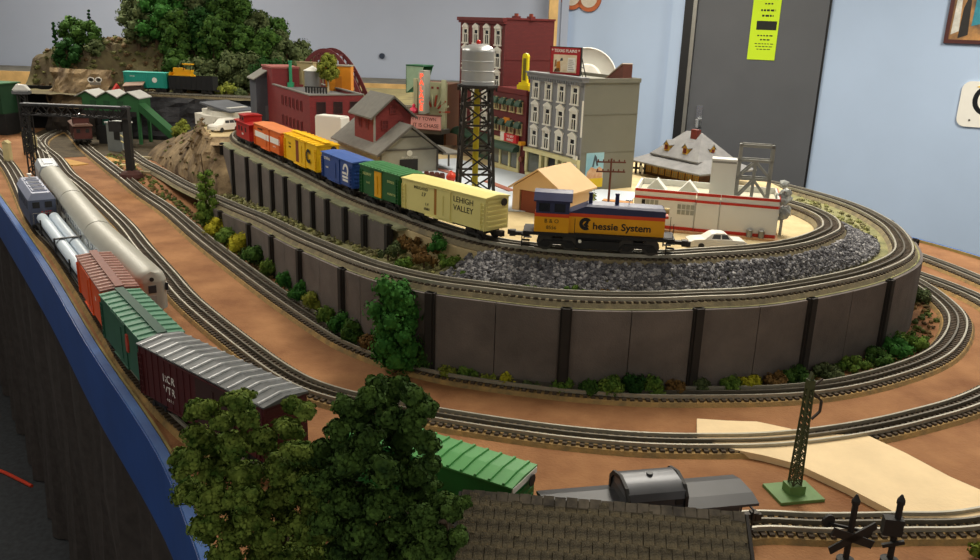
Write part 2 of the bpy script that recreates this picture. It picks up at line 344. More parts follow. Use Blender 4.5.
track(pE, 'town level track under the locomotive and its freight cars', m_cork2, .031)

# ------------------------------------------------------------------ terraces
def sm(a, b, x): t = max(0, min(1, (x-a)/(b-a))); return t*t*(3-2*t)
m_grass = M('ground_grass_grey', '#6d6f4c', .95, scale=28, hex2='#9a9568', bump=.5, bscale=260)
iE0 = 0; rows = []; iD0 = next(i for i in range(pD.n) if pD.p[i].y < 2.72)
nearE = {}
terr = []; 
for i in range(iD0, pD.n, 4):
    q = pD.p[i]
    if i < pD.n*.9: j = min(range(0, pE.n-8), key=lambda k: (pE.p[k].xy - q.xy).length_squared)
    k = sm(-.19, -.06, q.x) if q.y < 1.8 or q.x > 0 else 0.0
    e = pE.off(j, -.035); e1 = pE.off(j, -.02)
    zb = q.z*(1-k) + .1765*k
    r1 = pD.off(i, .044, -.001)
    mid = r1.lerp(Vector((e.x, e.y, zb)), .5); mid.z += .006*noise.noise(mid*25)
    terr.append((i, j, k, [pD.off(i, -.031, -.001), pD.off(i, 0, -.001), r1, mid, Vector((e.x, e.y, zb)), Vector((e1.x, e1.y, .178))]))
mb = MB(); n = 6
mb.add([p for t in terr for p in t[3]], [(a*n+b, a*n+b+1, (a+1)*n+b+1, (a+1)*n+b) for a in range(len(terr)-1) for b in range(n-1)])
tag(mb.build('mid_level_terrace', m_grass, None, True), 'green grey scenic bank between the raised track and the town track', 'terrain')
# town plateau
i0 = 0
iend = next(i for i in range(pE.n) if pE.p[i].x > .6 and pE.p[i].y > 1.93)
ist = next(i for i in range(pE.n) if pE.p[i].y < 2.62)
pl = [tuple(pE.off(i, -.034).xy) for i in range(ist, iend, 4)] + [(.745,2.1),(.735,2.25),(.66,2.38),(.55,2.5),(.4,2.6),(.2,2.68),(0,2.95),(-.3,3.36),(-1.0,3.36),(-1.02,3.15),(-1.02,2.95),(-.95,2.75),(-.885,2.62)]
m_town = M('town_ground_sand', '#b9a57c', .95, scale=20, hex2='#cdbb90', bump=.3, bscale=300)
tag(MB().prism(pl, .13, .1755).build('town_plateau', m_town), 'sand coloured raised ground of the model town', 'terrain')
st = [gp(x, y, .178) for x, y in ((418,160),(455,158),(520,173),(580,187),(640,192),(628,203),(600,214),(560,212),(500,210),(455,198),(425,182))]
tag(MB().prism([(p.x, p.y) for p in st], .1745, .1775).build('street_sheet', M('street_white', '#c3ccd6', .6, var=.04, scale=10)), 'pale white street sheet below the water tower', 'street')
for k, (a, b, w) in enumerate((((434,168),(462,176),.02), ((486,181),(512,191),.02), ((603,200),(632,203),.02))):
    A, B = gp(*a, .178), gp(*b, .178)
    tag(MB().bar((A.x, A.y, .1785), (B.x, B.y, .1785), w, .002).build('brick_walk', M('brick_walk_red', '#8d5247', .9, scale=60, hex2='#a9705c') if k < 2 else M('brick_walk_tan', '#c08a55', .9)), ('red brown brick strip beside the gabled freight house', 'red brown brick strip in front of the low red shop', 'tan brick strip left of the white building')[k], 'walkway')
# gravel slope
gm = MB(); ico = [(0,0,1),(.89,0,.45),(.28,.85,.45),(-.72,.53,.45),(-.72,-.53,.45),(.28,-.85,.45),(.72,.53,-.45),(-.28,.85,-.45),(-.89,0,-.45),(-.28,-.85,-.45),(.72,-.53,-.45),(0,0,-1)]
icf = [(0,1,2),(0,2,3),(0,3,4),(0,4,5),(0,5,1),(1,6,2),(2,7,3),(3,8,4),(4,9,5),(5,10,1),(6,7,2),(7,8,3),(8,9,4),(9,10,5),(10,6,1),(11,7,6),(11,8,7),(11,9,8),(11,10,9),(11,6,10)]
gm2 = MB()
def rock(mb, c, r, el=(1,1,.8)):
    R = Matrix.Rotation(random.uniform(0, 6.28), 3, Vector((random.random()-.5, random.random()-.5, random.random()-.5)).normalized())
    mb.add([Vector(c) + R @ Vector((x*r*el[0]*random.uniform(.7,1.25), y*r*el[1]*random.uniform(.7,1.25), z*r*el[2]*random.uniform(.7,1.25))) for x, y, z in ico], icf)
T2 = [t for t in terr if t[2] > .55 and (t[3][0].y < 1.75)]
for _ in range(6400):
    a = random.randrange(len(T2)-1); t = random.random(); s = random.random()
    A = T2[a][3]; B = T2[a+1][3]
    lo = A[2].lerp(B[2], t); hi = A[4].lerp(B[4], t); p = lo.lerp(hi, .04 + s*.99)
    if random.random() > min(1, (T2[a][2]-.5)*2.2): continue
    rock(gm if random.random() < .72 else gm2, p + Vector((0,0,.001+random.random()*.003)), random.uniform(.003,.0062))
g = gm.build('gravel_slope', M('crushed_stone_dark', '#37363b', .6, scale=90, hex2='#68676c')); tag(g, 'dark grey crushed stone slope below the locomotive track', 'gravel'); g['kind'] = 'stuff'
g2_ = gm2.build('pale_gravel', M('crushed_stone_pale', '#78777b', .5, scale=90, hex2='#a5a3a3')); tag(g2_, 'paler grey stones mixed through the crushed stone slope', 'gravel'); g2_['kind'] = 'stuff'

yd = [gp(x, y, 0) for x, y in ((22,140),(60,122),(150,128),(205,160),(190,172),(150,160),(128,158),(100,156),(60,158),(34,160))]
tag(MB().prism([(p.x, p.y) for p in yd], .0002, .0016).build('yard_ground', M('yard_ballast_dark', '#3a3226', .95, scale=30, hex2='#574c38', bump=.5, bscale=250)), 'dark ballasted yard ground at the back left', 'terrain')
# ------------------------------------------------------------------ retaining walls
m_panel = M('wall_panel_slate', '#595350', .85, scale=14, hex2='#6e6662', bump=.3, bscale=400)
m_post = M('wall_post_black', '#262220', .8, var=.2)
def retaining(name, label, path, u, i_posts, zbot, ztop, thick=.006, split=1, pw=.012):
    t = thing(name, label, 'wall')
    for a in range(len(i_posts)-1):
        for sgm in range(split):
            i0 = int(i_posts[a] + (i_posts[a+1]-i_posts[a])*sgm/split); i1 = int(i_posts[a] + (i_posts[a+1]-i_posts[a])*(sgm+1)/split)
            idx = sorted(set([int(i0 + (i1-i0)*k/5) for k in range(6)])); vs = []
            for ii, i in enumerate(idx):
                sh = .0007*(1 if ii == 0 else -1 if ii == len(idx)-1 else 0)
                for uu, zz in ((u, 0), (u-thick, 0), (u-thick, 1), (u, 1)):
                    p = path.off(i, uu) + path.t[i]*sh; p.z = ztop(i) if zz else zbot(i); vs.append(p)
            n = 4; fs = [(a_*n+k, a_*n+(k+1) % n, (a_+1)*n+(k+1) % n, (a_+1)*n+k) for a_ in range(len(idx)-1) for k in range(n)] + [(0,1,2,3), tuple(range(len(vs)-4, len(vs)))]
            MB().add(vs, fs).build('panel', m_panel, t)
    for i in i_posts:
        p = path.off(i, u-thick); z0, z1 = zbot(i), ztop(i) + .004
        T = Matrix.Translation((p.x, p.y, 0)) @ Matrix.Rotation(math.atan2(path.t[i].y, path.t[i].x), 4, 'Z')
        MB().box(-pw/2, pw/2, -.008, .004, z0, z1, T).box(-pw/2-.003, pw/2+.003, -.004, .004, z0, z1, T).build('post', m_post, t)
    return t
def idx_at(path, u, pxs, zf):            # path indices where the offset line lies on the given picture columns
    out = []
    for px, py, z in pxs: q = gp(px, py, z); out.append(int(path.near(q)/path.step))
    return out
ip = [min(range(30, int(pD.n*.75)), key=lambda i: abs(px_of(pD.off(i, -.041, -pD.p[i].z*.5))[0]-px)) for px in (200,220,249,271,299,341,385,431,563,695,808,885)]
ip += [int(pD.near(q)/pD.step) for q in ((.93,1.76),(.955,1.95),(.93,2.12),(.84,2.33))]
ip = sorted(set(ip))
retaining('retaining_wall', 'dark slate panelled curved retaining wall with black posts under the raised track', pD, -.031, ip, lambda i: -.001, lambda i: pD.p[i].z - .002, split=2)
iu = idx_at(pE, -.05, tuple((x, y, .178) for x, y in ((213,144),(230,151),(246,158),(261,165),(274,171),(288,178),(302,185),(317,193),(332,200),(348,208),(366,216),(388,226))), None)
iu = sorted(set(iu))
def zb_up(i):
    q = pE.off(i, -.05); k = int(pD.near(q)/pD.step); return pD.p[k].z - .004
mb = MB(); pE.sweep(mb, [(-.028,-.001),(-.053,-.001),(-.053,-.006),(-.028,-.006)], iu[0]-6, iu[-1]+4); tag(mb.build('grass_ledge', M('ledge_grass', '#73775c', .95, scale=40, hex2='#8f9070', bump=.4, bscale=260)), 'grey green grass ledge along the top of the close posted wall', 'terrain')
retaining('retaining_wall', 'dark retaining wall with close black posts below the freight cars', pE, -.047, iu, zb_up, lambda i: .177, pw=.011)
# ------------------------------------------------------------------ rolling stock
m_black = M('car_black', '#1b1a1a', .6, var=.25, scale=80)
m_wheel = M('wheel_steel', '#4b4845', .45, .7)
m_white = M('paint_white', '#e9e7e0', .5, var=.03)
_store = bpy.data.collections.new('parts_store')     # meshes shared by the copies below
def proto(mb, name, mat, smooth=False):
    o = mb.build(name, mat, None, smooth); COL.objects.unlink(o); return o
P_wheel = proto(MB().tube([(0,-.0035,0),(0,-.0015,0)], .0095, 14).tube([(0,-.0015,0),(0,.0015,0)], .0108, 14), 'wheel', m_wheel, True)
tf = MB()
for sy in (-1, 1):
    tf.prism([(-.024,.006),(-.018,.013),(.018,.013),(.024,.006),(.012,.004),(.008,.0085),(-.008,.0085),(-.012,.004)], sy*.0225-.002, sy*.0225+.002, 'y')
    for ax in (-.015, .015): tf.cb(ax, sy*.0245, .0085, .006, .003, .006)
tf.box(-.005,.005,-.0225,.0225,.008,.016)
P_truck = proto(tf, 'truck', m_black)
P_coup = proto(MB().box(0,.016,-.0035,.0035,.012,.018).box(.014,.022,-.006,.003,.010,.020).box(.018,.025,-.007,-.003,.011,.019), 'coupler', M('coupler_iron', '#3b3733', .5, .5))
def trucks(t, L, inset=.035, coup=True):
    for sx in (-1, 1):
        tr = inst(P_truck, 'truck', t, (sx*(L/2-inset), 0, 0))
        for ax in (-.015, .015):
            for sy in (-1, 1): inst(P_wheel, 'wheel', tr, (ax, sy*.0165, .0103))
        if coup: inst(P_coup, 'coupler', t, (sx*(L/2-.004), 0, .002), (0, 0, 0 if sx > 0 else PI))
def on_track(path, s, L, name, label, cat, group=None):
    a, b = path.at(s - L*.32), path.at(s + L*.32); c = (a+b)/2
    return thing(name, label, cat, (c.x, c.y, c.z + RT - .0005), math.atan2(b.y-a.y, b.x-a.x), group)
def span(path, p0, p1, z): 
    s0, s1 = path.near(gp(*p0, z)), path.near(gp(*p1, z)); return (s0+s1)/2, abs(s1-s0)
def pspan(path, x0, x1, u=-.027, z=.035, lo=0, hi=None):   # stretch of track whose near car side covers these picture columns
    f = lambda px: min(range(lo, hi or path.n), key=lambda i: abs(px_of(path.off(i, u, z))[0]-px))*path.step
    a, b = f(x0), f(x1); return (a+b)/2, abs(b-a)
E1 = int(pE.near((.5,1.47))/pE.step); E0 = int(pE.near((-.82,2.7))/pE.step)
def boxcar(path, s, L, label, hb, body, roof=None, door=None, W=.054, doorx=(-.02,.02), door_open=0, ribs=0, roof_ribs=0, walk=None, roof_rib_mat=None, ends=True, group='freight cars of the town train', z0=.021, name='boxcar', peak=.005, door2=None):
    t = on_track(path, s, L, name, label, 'train car', group); roof = roof or body; z1 = z0 + hb
    MB().box(-L/2, L/2, -W/2, W/2, z0, z1).build('body', body, t)
    MB().box(-L/2+.012, L/2-.012, -.011, .011, z0-.008, z0).box(-.03, .03, -W/2+.006, W/2-.006, z0-.005, z0).build('underframe', m_black, t)
    pr = [(-W/2-.0018, z1), (-W/2-.0018, z1+.002), (0, z1+peak), (W/2+.0018, z1+.002), (W/2+.0018, z1)]
    rf = MB().prism(pr, -L/2-.002, L/2+.002, 'x').build('roof', roof, t)
    if roof_ribs:
        for k in range(roof_ribs):
            x = -L/2 + L*(k+.5)/roof_ribs; q = MB()
            for sy in (-1, 1): q.add([(x-.002, sy*(W/2+.001), z1+.0022), (x+.002, sy*(W/2+.001), z1+.0022), (x+.002, 0, z1+peak+.0002), (x-.002, 0, z1+peak+.0002), (x-.0013, sy*(W/2+.001), z1+.0042), (x+.0013, sy*(W/2+.001), z1+.0042), (x+.0013, 0, z1+peak+.0022), (x-.0013, 0, z1+peak+.0022)], [(0,1,5,4),(1,2,6,5),(2,3,7,6),(3,0,4,7),(4,5,6,7)])
            q.build('roof_rib', roof_rib_mat or roof, rf)
    if walk:
        MB().box(-L/2-.004, L/2+.004, -.007, .007, z1+peak+.001, z1+peak+.003).build('roof_walk', walk, t)
    if door:
        dw = doorx[1]-doorx[0]
        for sy in (-1, 1):
            y = sy*W/2
            if door_open and sy < 0:
                MB().box(doorx[0]-door_open, doorx[0], y-.0004, y+.002, z0+.004, z1-.003).build('door_opening', door2 or m_black, t)
            d = MB().box(doorx[0], doorx[1], y-.0018, y+.0018, z0+.001, z1-.002).build('door', door, t)
            MB().box(doorx[0]+dw*.45, doorx[0]+dw*.5, y-.003, y+.003, z0+.008, z1-.012).build('door_bar', door, d)
            MB().box(doorx[0]-dw*.9, doorx[1]+.004, y-.0028, y+.0028, z1-.003, z1-.0012).build('door_track', body, t); MB().box(doorx[0]-dw*.9, doorx[1]+.004, y-.0025, y+.0025, z0-.002, z0).build('door_track', body, t)
    if ribs:
        P = None
        for k in range(ribs):
            x = -L/2+.004 + (L-.008)*k/(ribs-1)
            if door and doorx[0]-.003 < x < doorx[1]+.003: continue
            for sy in (-1, 1):
                if P is None: P = MB().box(-.0012,.0012,-.001,.001, z0+.001, z1-.001).build('side_rib', body, t, False, (x, sy*W/2, 0))
                else: inst(P, 'side_rib', t, (x, sy*W/2, 0))
    for sx in (-1, 1):
        q = MB()
        for k in range(6):
            z = z0+.006+(hb-.012)*k/5; q.box(sx*L/2-.001, sx*L/2+.001, -W/2+.004, W/2-.004, z-.0016, z+.0016)
        q.build('end_panel', body, t)
        q = MB(); x = sx*(L/2-.006)
        for k in range(7): q.box(x-.0045, x+.0045, -W/2-.0022, -W/2, z0+.003+hb*.12*k, z0+.0042+hb*.12*k)
        q.box(x-.005, x-.0042, -W/2-.0024, -W/2, z0, z0+hb*.85).box(x+.0042, x+.005, -W/2-.0024, -W/2, z0, z0+hb*.85)
        q.build('ladder', body, t)
    bx_ = MB().disc((L/2+.005, .012, z1-.008), (1,0,0), .007, .0012, 12).tube([(L/2,.012,z1-.008),(L/2+.005,.012,z1-.008)], .0008, 6).build('brake_wheel', m_black, t)
    trucks(t, L)
    t['_z1'] = z1; t['_z0'] = z0; t['_W'] = W
    return t
def side_text(t, txt, size, x, z, mat, **k): return lettering(txt, size, mat, t, (x, -t['_W']/2-.0003, z), **k)

# ---- town train on the upper track
L_RED = M('caboose_red', '#a01a18', .45, var=.12)
s, L = span(pE, (232,134), (251,141), .2)
s, L = pspan(pE, 234, 252, lo=40, hi=E1); L = min(L, .16); s = pspan(pE, 242, 243.5, lo=40, hi=E1)[0]; print('cab', s, L)
cb = on_track(pE, s, L, 'caboose', 'red caboose with cupola at the end of the town train', 'train car', 'freight cars of the town train')
MB().box(-L/2+.016, L/2-.016, -.026, .026, .02, .065).build('body', L_RED, cb)
MB().prism([(-.029,.065),(-.029,.0675),(0,.071),(.029,.0675),(.029,.065)], -L/2, L/2, 'x').build('roof', L_RED, cb)
cu = MB().box(-.028,.018,-.026,.026,.066,.086).build('cupola', L_RED, cb)
MB().prism([(-.028,.086),(-.028,.088),(0,.091),(.028,.088),(.028,.086)], -.031, .021, 'x').build('cupola_roof', L_RED, cu)
for x in (-.018, .006): MB().box(x-.006,x+.006,-.0268,-.0258,.074,.082).build('cupola_window', m_black, cu)
for x in (-.035,-.008,.03): MB().box(x-.006,x+.006,-.0268,-.0258,.042,.055).build('window', m_black, cb)
MB().box(-L/2,L/2,-.026,.026,.016,.02).build('platform', m_black, cb)
for sx in (-1,1):
    q = MB()
    for y in (-.024,0,.024): q.bar((sx*(L/2-.002),y,.02),(sx*(L/2-.002),y,.045),.0014)
    q.bar((sx*(L/2-.002),-.024,.045),(sx*(L/2-.002),.024,.045),.0016); q.build('end_railing', L_RED, cb)
trucks(cb, L)
side = lettering('ERIE', .008, m_white, cb, (.0,-.0265,.034))

m_or = M('reefer_orange', '#d5641f', .5, var=.08)
s, L = pspan(pE, 254, 281.5, lo=E0, hi=E1)
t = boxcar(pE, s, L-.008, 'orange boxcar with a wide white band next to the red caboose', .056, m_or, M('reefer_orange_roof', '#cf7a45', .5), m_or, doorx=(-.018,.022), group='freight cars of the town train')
for a, b in ((-.49,-.1),(.12,.47)):
    MB().box(a*L, b*L, -.0279, -.0268, .045, .060).build('white_band', m_white, t)
MB().box(-.0175, .0215, -.0296, -.0286, .045, .060).build('white_band', m_white, t)
side_text(t, 'REFRIGERATOR', .006, -.06, .068, m_black); side_text(t, '5 1 7 9 8', .006, .06, .036, m_white)

m_ye = M('boxcar_yellow', '#e9b90d', .45, var=.05)
s, L = pspan(pE, 283.5, 317.5, lo=E0, hi=E1)
t = boxcar(pE, s, L-.012, 'bright yellow boxcar with a large black letter C and open door', .060, m_ye, m_ye, m_ye, doorx=(-.004,.040), door_open=.026, ribs=0, door2=M('door_gap_brown', '#7c3c1c', .8), roof_ribs=9, walk=m_ye)
lettering('C', .042, m_black, t, (.064,-.0298,.050), bold=.0016); side_text(t, 'C & O', .0075, -.075, .063, m_black); side_text(t, '21502', .006, -.075, .054, m_black)

m_bl = M('boxcar_blue', '#27478a', .45, var=.08)
s, L = pspan(pE, 321.5, 354.5, lo=E0, hi=E1)
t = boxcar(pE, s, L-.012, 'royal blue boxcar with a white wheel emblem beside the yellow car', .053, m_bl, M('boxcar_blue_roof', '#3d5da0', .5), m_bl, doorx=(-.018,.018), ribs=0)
side_text(t, 'CONRAIL', .0085, -.055, .064, m_white); side_text(t, '166001', .006, -.055, .045, m_white)
lg = MB()
for k in range(12):
    a0, a1 = math.radians(-60+20*k), math.radians(-60+20*(k+1)); 
    for (r0, r1) in ((.0085,.0145),):
        c = (.050, .054); lg.prism([(c[0]+r0*math.cos(a0), c[1]+r0*math.sin(a0)), (c[0]+r1*math.cos(a0), c[1]+r1*math.sin(a0)), (c[0]+r1*math.cos(a1), c[1]+r1*math.sin(a1)), (c[0]+r0*math.cos(a1), c[1]+r0*math.sin(a1))], -.0276, -.0269, 'y')
for z, x0, x1 in ((.037,.032,.062),(.045,.032,.052),(.030,.034,.062)): lg.box(x0, x1, -.0276, -.0269, z, z+.0045)
lg.build('wheel_emblem', m_white, t)

m_gr = M('boxcar_green_dark', '#1d5a2c', .5, var=.1)
s, L = pspan(pE, 358.5, 400.5, lo=E0, hi=E1)
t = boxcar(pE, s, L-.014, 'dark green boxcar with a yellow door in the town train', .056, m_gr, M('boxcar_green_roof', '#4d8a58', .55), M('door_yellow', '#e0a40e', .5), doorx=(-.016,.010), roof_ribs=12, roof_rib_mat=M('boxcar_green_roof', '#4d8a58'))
m_cream_l = M('letter_cream', '#c7cf86', .6)
side_text(t, 'RAILWAY', .009, -.050, .062, m_cream_l); side_text(t, 'EXPRESS', .007, .045, .060, m_cream_l); side_text(t, '1 4 8', .007, -.045, .045, m_cream_l); side_text(t, 'AGENCY 55', .006, .048, .036, m_cream_l)

m_cr = M('boxcar_cream', '#e0d68a', .5, var=.04)
s, L = pspan(pE, 403, 491.5, lo=E0, hi=E1)
t = boxcar(pE, s, L-.004, 'pale cream boxcar with open door directly behind the locomotive', .056, m_cr, m_cr, m_cr, doorx=(-.012,.026), door_open=.009, door2=M('door_gap_tan', '#a5712d', .8), ribs=0, peak=.006)
m_dkl = M('letter_dark', '#2e2c22', .6)
side_text(t, 'INSULATED', .008, -.060, .067, m_dkl); side_text(t, 'LV', .011, -.052, .057, m_dkl, shear=.2); side_text(t, 'L V', .007, -.042, .040, m_dkl); side_text(t, '65001', .007, -.042, .031, m_dkl)
side_text(t, 'LEHIGH', .0145, .060, .064, m_dkl, sx=1.1); side_text(t, 'VALLEY', .0145, .060, .049, m_dkl, sx=1.1)
side_text(t, 'M', .007, .007, .064, m_dkl)

# locomotive
s, L = pspan(pE, 531, 666.5, lo=E0, hi=int(pE.near((.72,1.72))/pE.step))
lc = on_track(pE, s, L, 'switcher_locomotive', 'yellow and dark blue switcher locomotive pulling the town train', 'locomotive')
m_cy = M('loco_yellow', '#e3a011', .42, var=.05); m_co = M('loco_vermilion', '#d2461b', .42, var=.05); m_cn = M('loco_navy', '#2b3052', .4, var=.12)
x0, x1 = -L/2, L/2; xc = x0 + .058
MB().box(x0-.018, x1+.018, -.027, .027, .026, .032).box(x0+.06, x1-.06, -.018, .018, .010, .026).build('underframe', m_black, lc)
MB().box(x0+.072, x1-.072, -.023, .023, .006, .02).build('fuel_tank', m_black, lc)
MB().box(xc, x1, -.021, .021, .032, .060).build('hood', m_cy, lc)
MB().box(xc, x1, -.0213, .0213, .060, .066).build('hood_stripe', m_co, lc)
MB().add([(xc,-.0215,.066),(x1,-.0215,.066),(x1,.0215,.066),(xc,.0215,.066),(xc+.002,-.0215,.0675),(xc+.026,-.0215,.078),(x1,-.0215,.076),(x1,.0215,.076),(xc+.026,.0215,.078),(xc+.002,.0215,.0675),(xc+.030,-.016,.081),(x1-.004,-.016,.080),(x1-.004,.016,.080),(xc+.030,.016,.081)],
    [(0,1,6,5,4),(2,3,9,8,7),(1,2,7,6),(3,0,4,9),(4,5,8,9),(5,6,11,10),(7,8,13,12),(10,11,12,13),(5,10,13,8),(6,7,12,11)]).build('hood_top', m_cn, lc)
cbx = MB().box(x0, xc, -.026, .026, .032, .058).build('cab', m_cy, lc)
MB().box(x0, xc, -.0263, .0263, .058, .064).build('cab_stripe', m_co, cbx)
MB().box(x0+.002, xc-.0, -.0262, .0262, .064, .086).build('cab_upper', m_cn, cbx)
MB().prism([(-.030,.084),(-.0305,.0865),(-.018,.0975),(0,.1),(.018,.0975),(.0305,.0865),(.030,.084)], x0-.002, xc+.004, 'x').build('cab_roof', m_cn, cbx)
for xx in (x0+.016, x0+.042):
    MB().box(xx-.009, xx+.009, -.0268, -.0258, .067, .081).build('cab_window', M('cab_glass_dark', '#151724', .2), cbx)
lettering('B & O', .0095, M('loco_letter', '#5a4a12', .6), lc, (x0+.029, -.0266, .051)); lettering('8556', .0085, M('loco_letter', '#5a4a12'), lc, (x0+.029, -.0266, .040))
tx = lettering('hessie System', .0165, m_black, lc, (xc+.088, -.0216, .0455), bold=.0003, sx=1.05)
cat_ = MB()
for k in range(13):
    a0, a1 = math.radians(40+22*k), math.radians(40+22*(k+1)); c = (xc+.028, .0485); r0, r1 = .0048, .0108
    if a1 > math.radians(322): break
    cat_.prism([(c[0]+r0*math.cos(a0), c[1]+r0*math.sin(a0)), (c[0]+r1*math.cos(a0), c[1]+r1*math.sin(a0)), (c[0]+r1*math.cos(a1), c[1]+r1*math.sin(a1)), (c[0]+r0*math.cos(a1), c[1]+r0*math.sin(a1))], -.0217, -.0209, 'y')
cat_.prism([(xc+.024,.0465),(xc+.030,.0545),(xc+.033,.0515),(xc+.031,.0475),(xc+.034,.0445),(xc+.028,.0435)], -.0217, -.0209, 'y')
cat_.build('round_emblem', m_black, lc)
for xx in (xc+.034, xc+.078): MB().lathe([(.0036,.079),(.0032,.095),(.0038,.096),(.0038,.099)], 10, (xx,0,0)).build('exhaust_stack', m_cn, lc, True)
MB().bar((xc+.098,0,.08),(xc+.098,0,.089),.0012).bar((xc+.092,0,.088),(xc+.104,0,.088),.002).build('horn', M('chrome_plate', '#c9ccce'), lc)
MB().disc((x1+.003,0,.074),(1,0,0),.005,.008,12).build('headlight', M('lens_amber', '#cbb27a', .2), lc)
MB().box(x1, x1+.006, -.012, .012, .0625, .066).build('number_board', m_co, lc)
for sy in (-1, 1):
    q = MB(); pts = [(xc+.01,sy*.0265,.0335),(x1+.014,sy*.0265,.0335)]
    q.tube(pts, .0007, 5)
    for xx in (xc+.01, x1+.014): q.tube([(xx,sy*.0265,.032),(xx,sy*.0265,.058)], .0006, 5)
    q.build('handrail', m_black, lc)
    for sx in (-1, 1):
        q = MB(); xx = sx*(L/2+.012)
        for k in range(3): q.box(xx-.008, xx+.006, sy*.027-.004, sy*.027+.004, .008+.008*k, .0095+.008*k)
        q.box(xx-.008, xx-.0065, sy*.027-.004, sy*.027+.004, .006, .028); q.build('step', m_black, lc)
MB().disc((xc-.01+.03,-.024,.019),(0,1,0),.0028,.004,10).build('marker_lamp', M('lens_white', '#f2efe0', .2), lc)
for sx in (-1, 1):
    tr = inst(P_truck, 'truck', lc, (sx*(L/2-.04),0,0), (0,0,0), (1.35,1,1.35))
    for ax in (-.015,.015):
        for sy in (-1,1): inst(P_wheel, 'wheel', tr, (ax, sy*.0165, .0103))
    inst(P_coup, 'coupler', lc, (sx*(L/2+.014),0,.006), (0,0,0 if sx > 0 else PI), (1.3,1.3,1))

# ---- front train on the fascia track
GF = 'cars of the front train'
cx_, L = span(pA, (88,272), (119,288), .098)
sO, LO = span(pA, (95.5,252), (119.5,287), .110)
m_fo = M('front_orange', '#dc5518', .5, var=.08); m_br = M('front_roof_brown', '#7b4f45', .6, var=.12)
t = boxcar(pA, sO, LO, 'orange boxcar with ribbed brown roof behind the white pipes', .070, m_fo, m_br, m_fo, doorx=(-.02,.024), roof_ribs=13, roof_rib_mat=M('roof_rib_pink', '#b08a7e', .5), walk=m_br, W=.060, group=GF)
side_text(t, '16', .012, .06, .06, m_white)
sG, LG = span(pA, (121,290), (157,336), .110)
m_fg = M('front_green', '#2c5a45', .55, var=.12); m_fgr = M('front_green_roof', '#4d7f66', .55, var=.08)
t = boxcar(pA, sG, LG, 'dull green boxcar between the orange and the maroon boxcars', .072, m_fg, m_fgr, m_fg, doorx=(-.005,.038), roof_ribs=10, roof_rib_mat=m_fgr, walk=M('front_green_walk', '#24483a', .6), W=.062, group=GF)
MB().prism([(.042,.05),(.05,.05),(.053,.064),(.05,.078),(.042,.078),(.039,.064)], -.0335, -.0308, 'y').build('red_herald', M('herald_red', '#b8412e', .5), t)
sB = sG + LG/2 + .012 + .148; LB = .296
m_fb = M('front_maroon', '#4b1d1f', .5, var=.12)
t = boxcar(pA, sB, LB, 'long maroon boxcar with ribbed silver roof beside the fascia', .074, m_fb, M('roof_galvanised', '#5d6062', .5, .2, var=.25), M('door_dark_brown', '#3a2320', .6), doorx=(.0,.085), ribs=19, roof_ribs=14, roof_rib_mat=M('roof_rib_silver', '#b4b7b9', .4, .3, var=.25, scale=60), W=.064, peak=.007, group=GF)
side_text(t, 'RCR', .016, -.070, .064, m_white); side_text(t, 'VTR', .016, -.070, .047, m_white); side_text(t, '4 0 1 2', .006, -.07, .033, m_white)
sN = pA.near(gp(430,453,.085)); LN = .245
m_fn = M('front_bright_green', '#1f6b2f', .5, var=.08)
t = boxcar(pA, sN, LN, 'bright green boxcar half hidden behind the big tree', .056, m_fn, M('bright_green_roof', '#448f47', .5, var=.06), m_fn, doorx=(-.02,.02), roof_ribs=14, roof_rib_mat=M('bright_green_roof', '#448f47'), W=.056, group=GF, peak=.004)
MB().box(LN/2+.001, LN/2+.0026, -.028, .028, .0705, .0775).build('end_trim', m_white, t)
# charcoal caboose with rounded cupola
sK = sN + LN/2 + .022 + .118; LK = .236
m_ch = M('charcoal_paint', '#36373b', .45, var=.12)
t = on_track(pA, sK, LK, 'caboose', 'charcoal grey caboose with rounded cupola behind the shingled station roof', 'train car', GF)
MB().box(-LK/2+.02, LK/2-.02, -.027, .027, .016, .050).build('body', m_ch, t)
MB().prism([(-.031,.049),(-.031,.052),(-.015,.0565),(.015,.0565),(.031,.052),(.031,.049)], -LK/2, LK/2, 'x').build('roof', m_ch, t)
cq = MB().add([(-.040,-.026,.066),(.040,-.026,.066),(.040,.026,.066),(-.040,.026,.066),(-.036,-.026,.084),(.036,-.026,.084),(.036,.026,.084),(-.036,.026,.084)], [(0,1,5,4),(1,2,6,5),(2,3,7,6),(3,0,4,7),(4,5,6,7)]).build('cupola', m_ch, t); cq.location.z = -.017; cq.scale = (.88,1,1)
MB().prism([(-.0275,.081),(-.025,.089),(-.014,.0955),(0,.0975),(.014,.0955),(.025,.089),(.0275,.081)], -.037, .037, 'x').build('cupola_roof', M('charcoal_roof', '#505257', .35, .25, var=.1), cq, True)
for sx in (-1, 1): MB().prism([(-.029,.068),(-.029,.084),(-.02,.094),(0,.099),(.02,.094),(.029,.084),(.029,.068),(.024,.068),(.024,.083),(.017,.090),(0,.0945),(-.017,.090),(-.024,.083),(-.024,.068)], sx*.0375-.002, sx*.0375+.002, 'x').build('cupola_end', m_black, cq)
MB().box(.024,.033,-.0272,-.0262,.074,.081).build('cupola_window', m_black, cq)
MB().disc((0,0,.098),(0,0,1),.004,.003,10).build('vent', m_ch, cq)
for x in (-.07,-.02,.03,.08): MB().box(x-.007,x+.007,-.0278,-.0268,.03,.042).build('window', m_black, t)
MB().box(-LK/2,LK/2,-.027,.027,.012,.016).build('platform', m_black, t)
for sx in (-1,1):
    q = MB()
    for y in (-.025,0,.025): q.bar((sx*(LK/2-.002),y,.016),(sx*(LK/2-.002),y,.04),.0014)
    q.bar((sx*(LK/2-.002),-.025,.04),(sx*(LK/2-.002),.025,.04),.0016).build('end_railing', m_black, t)
trucks(t, LK)
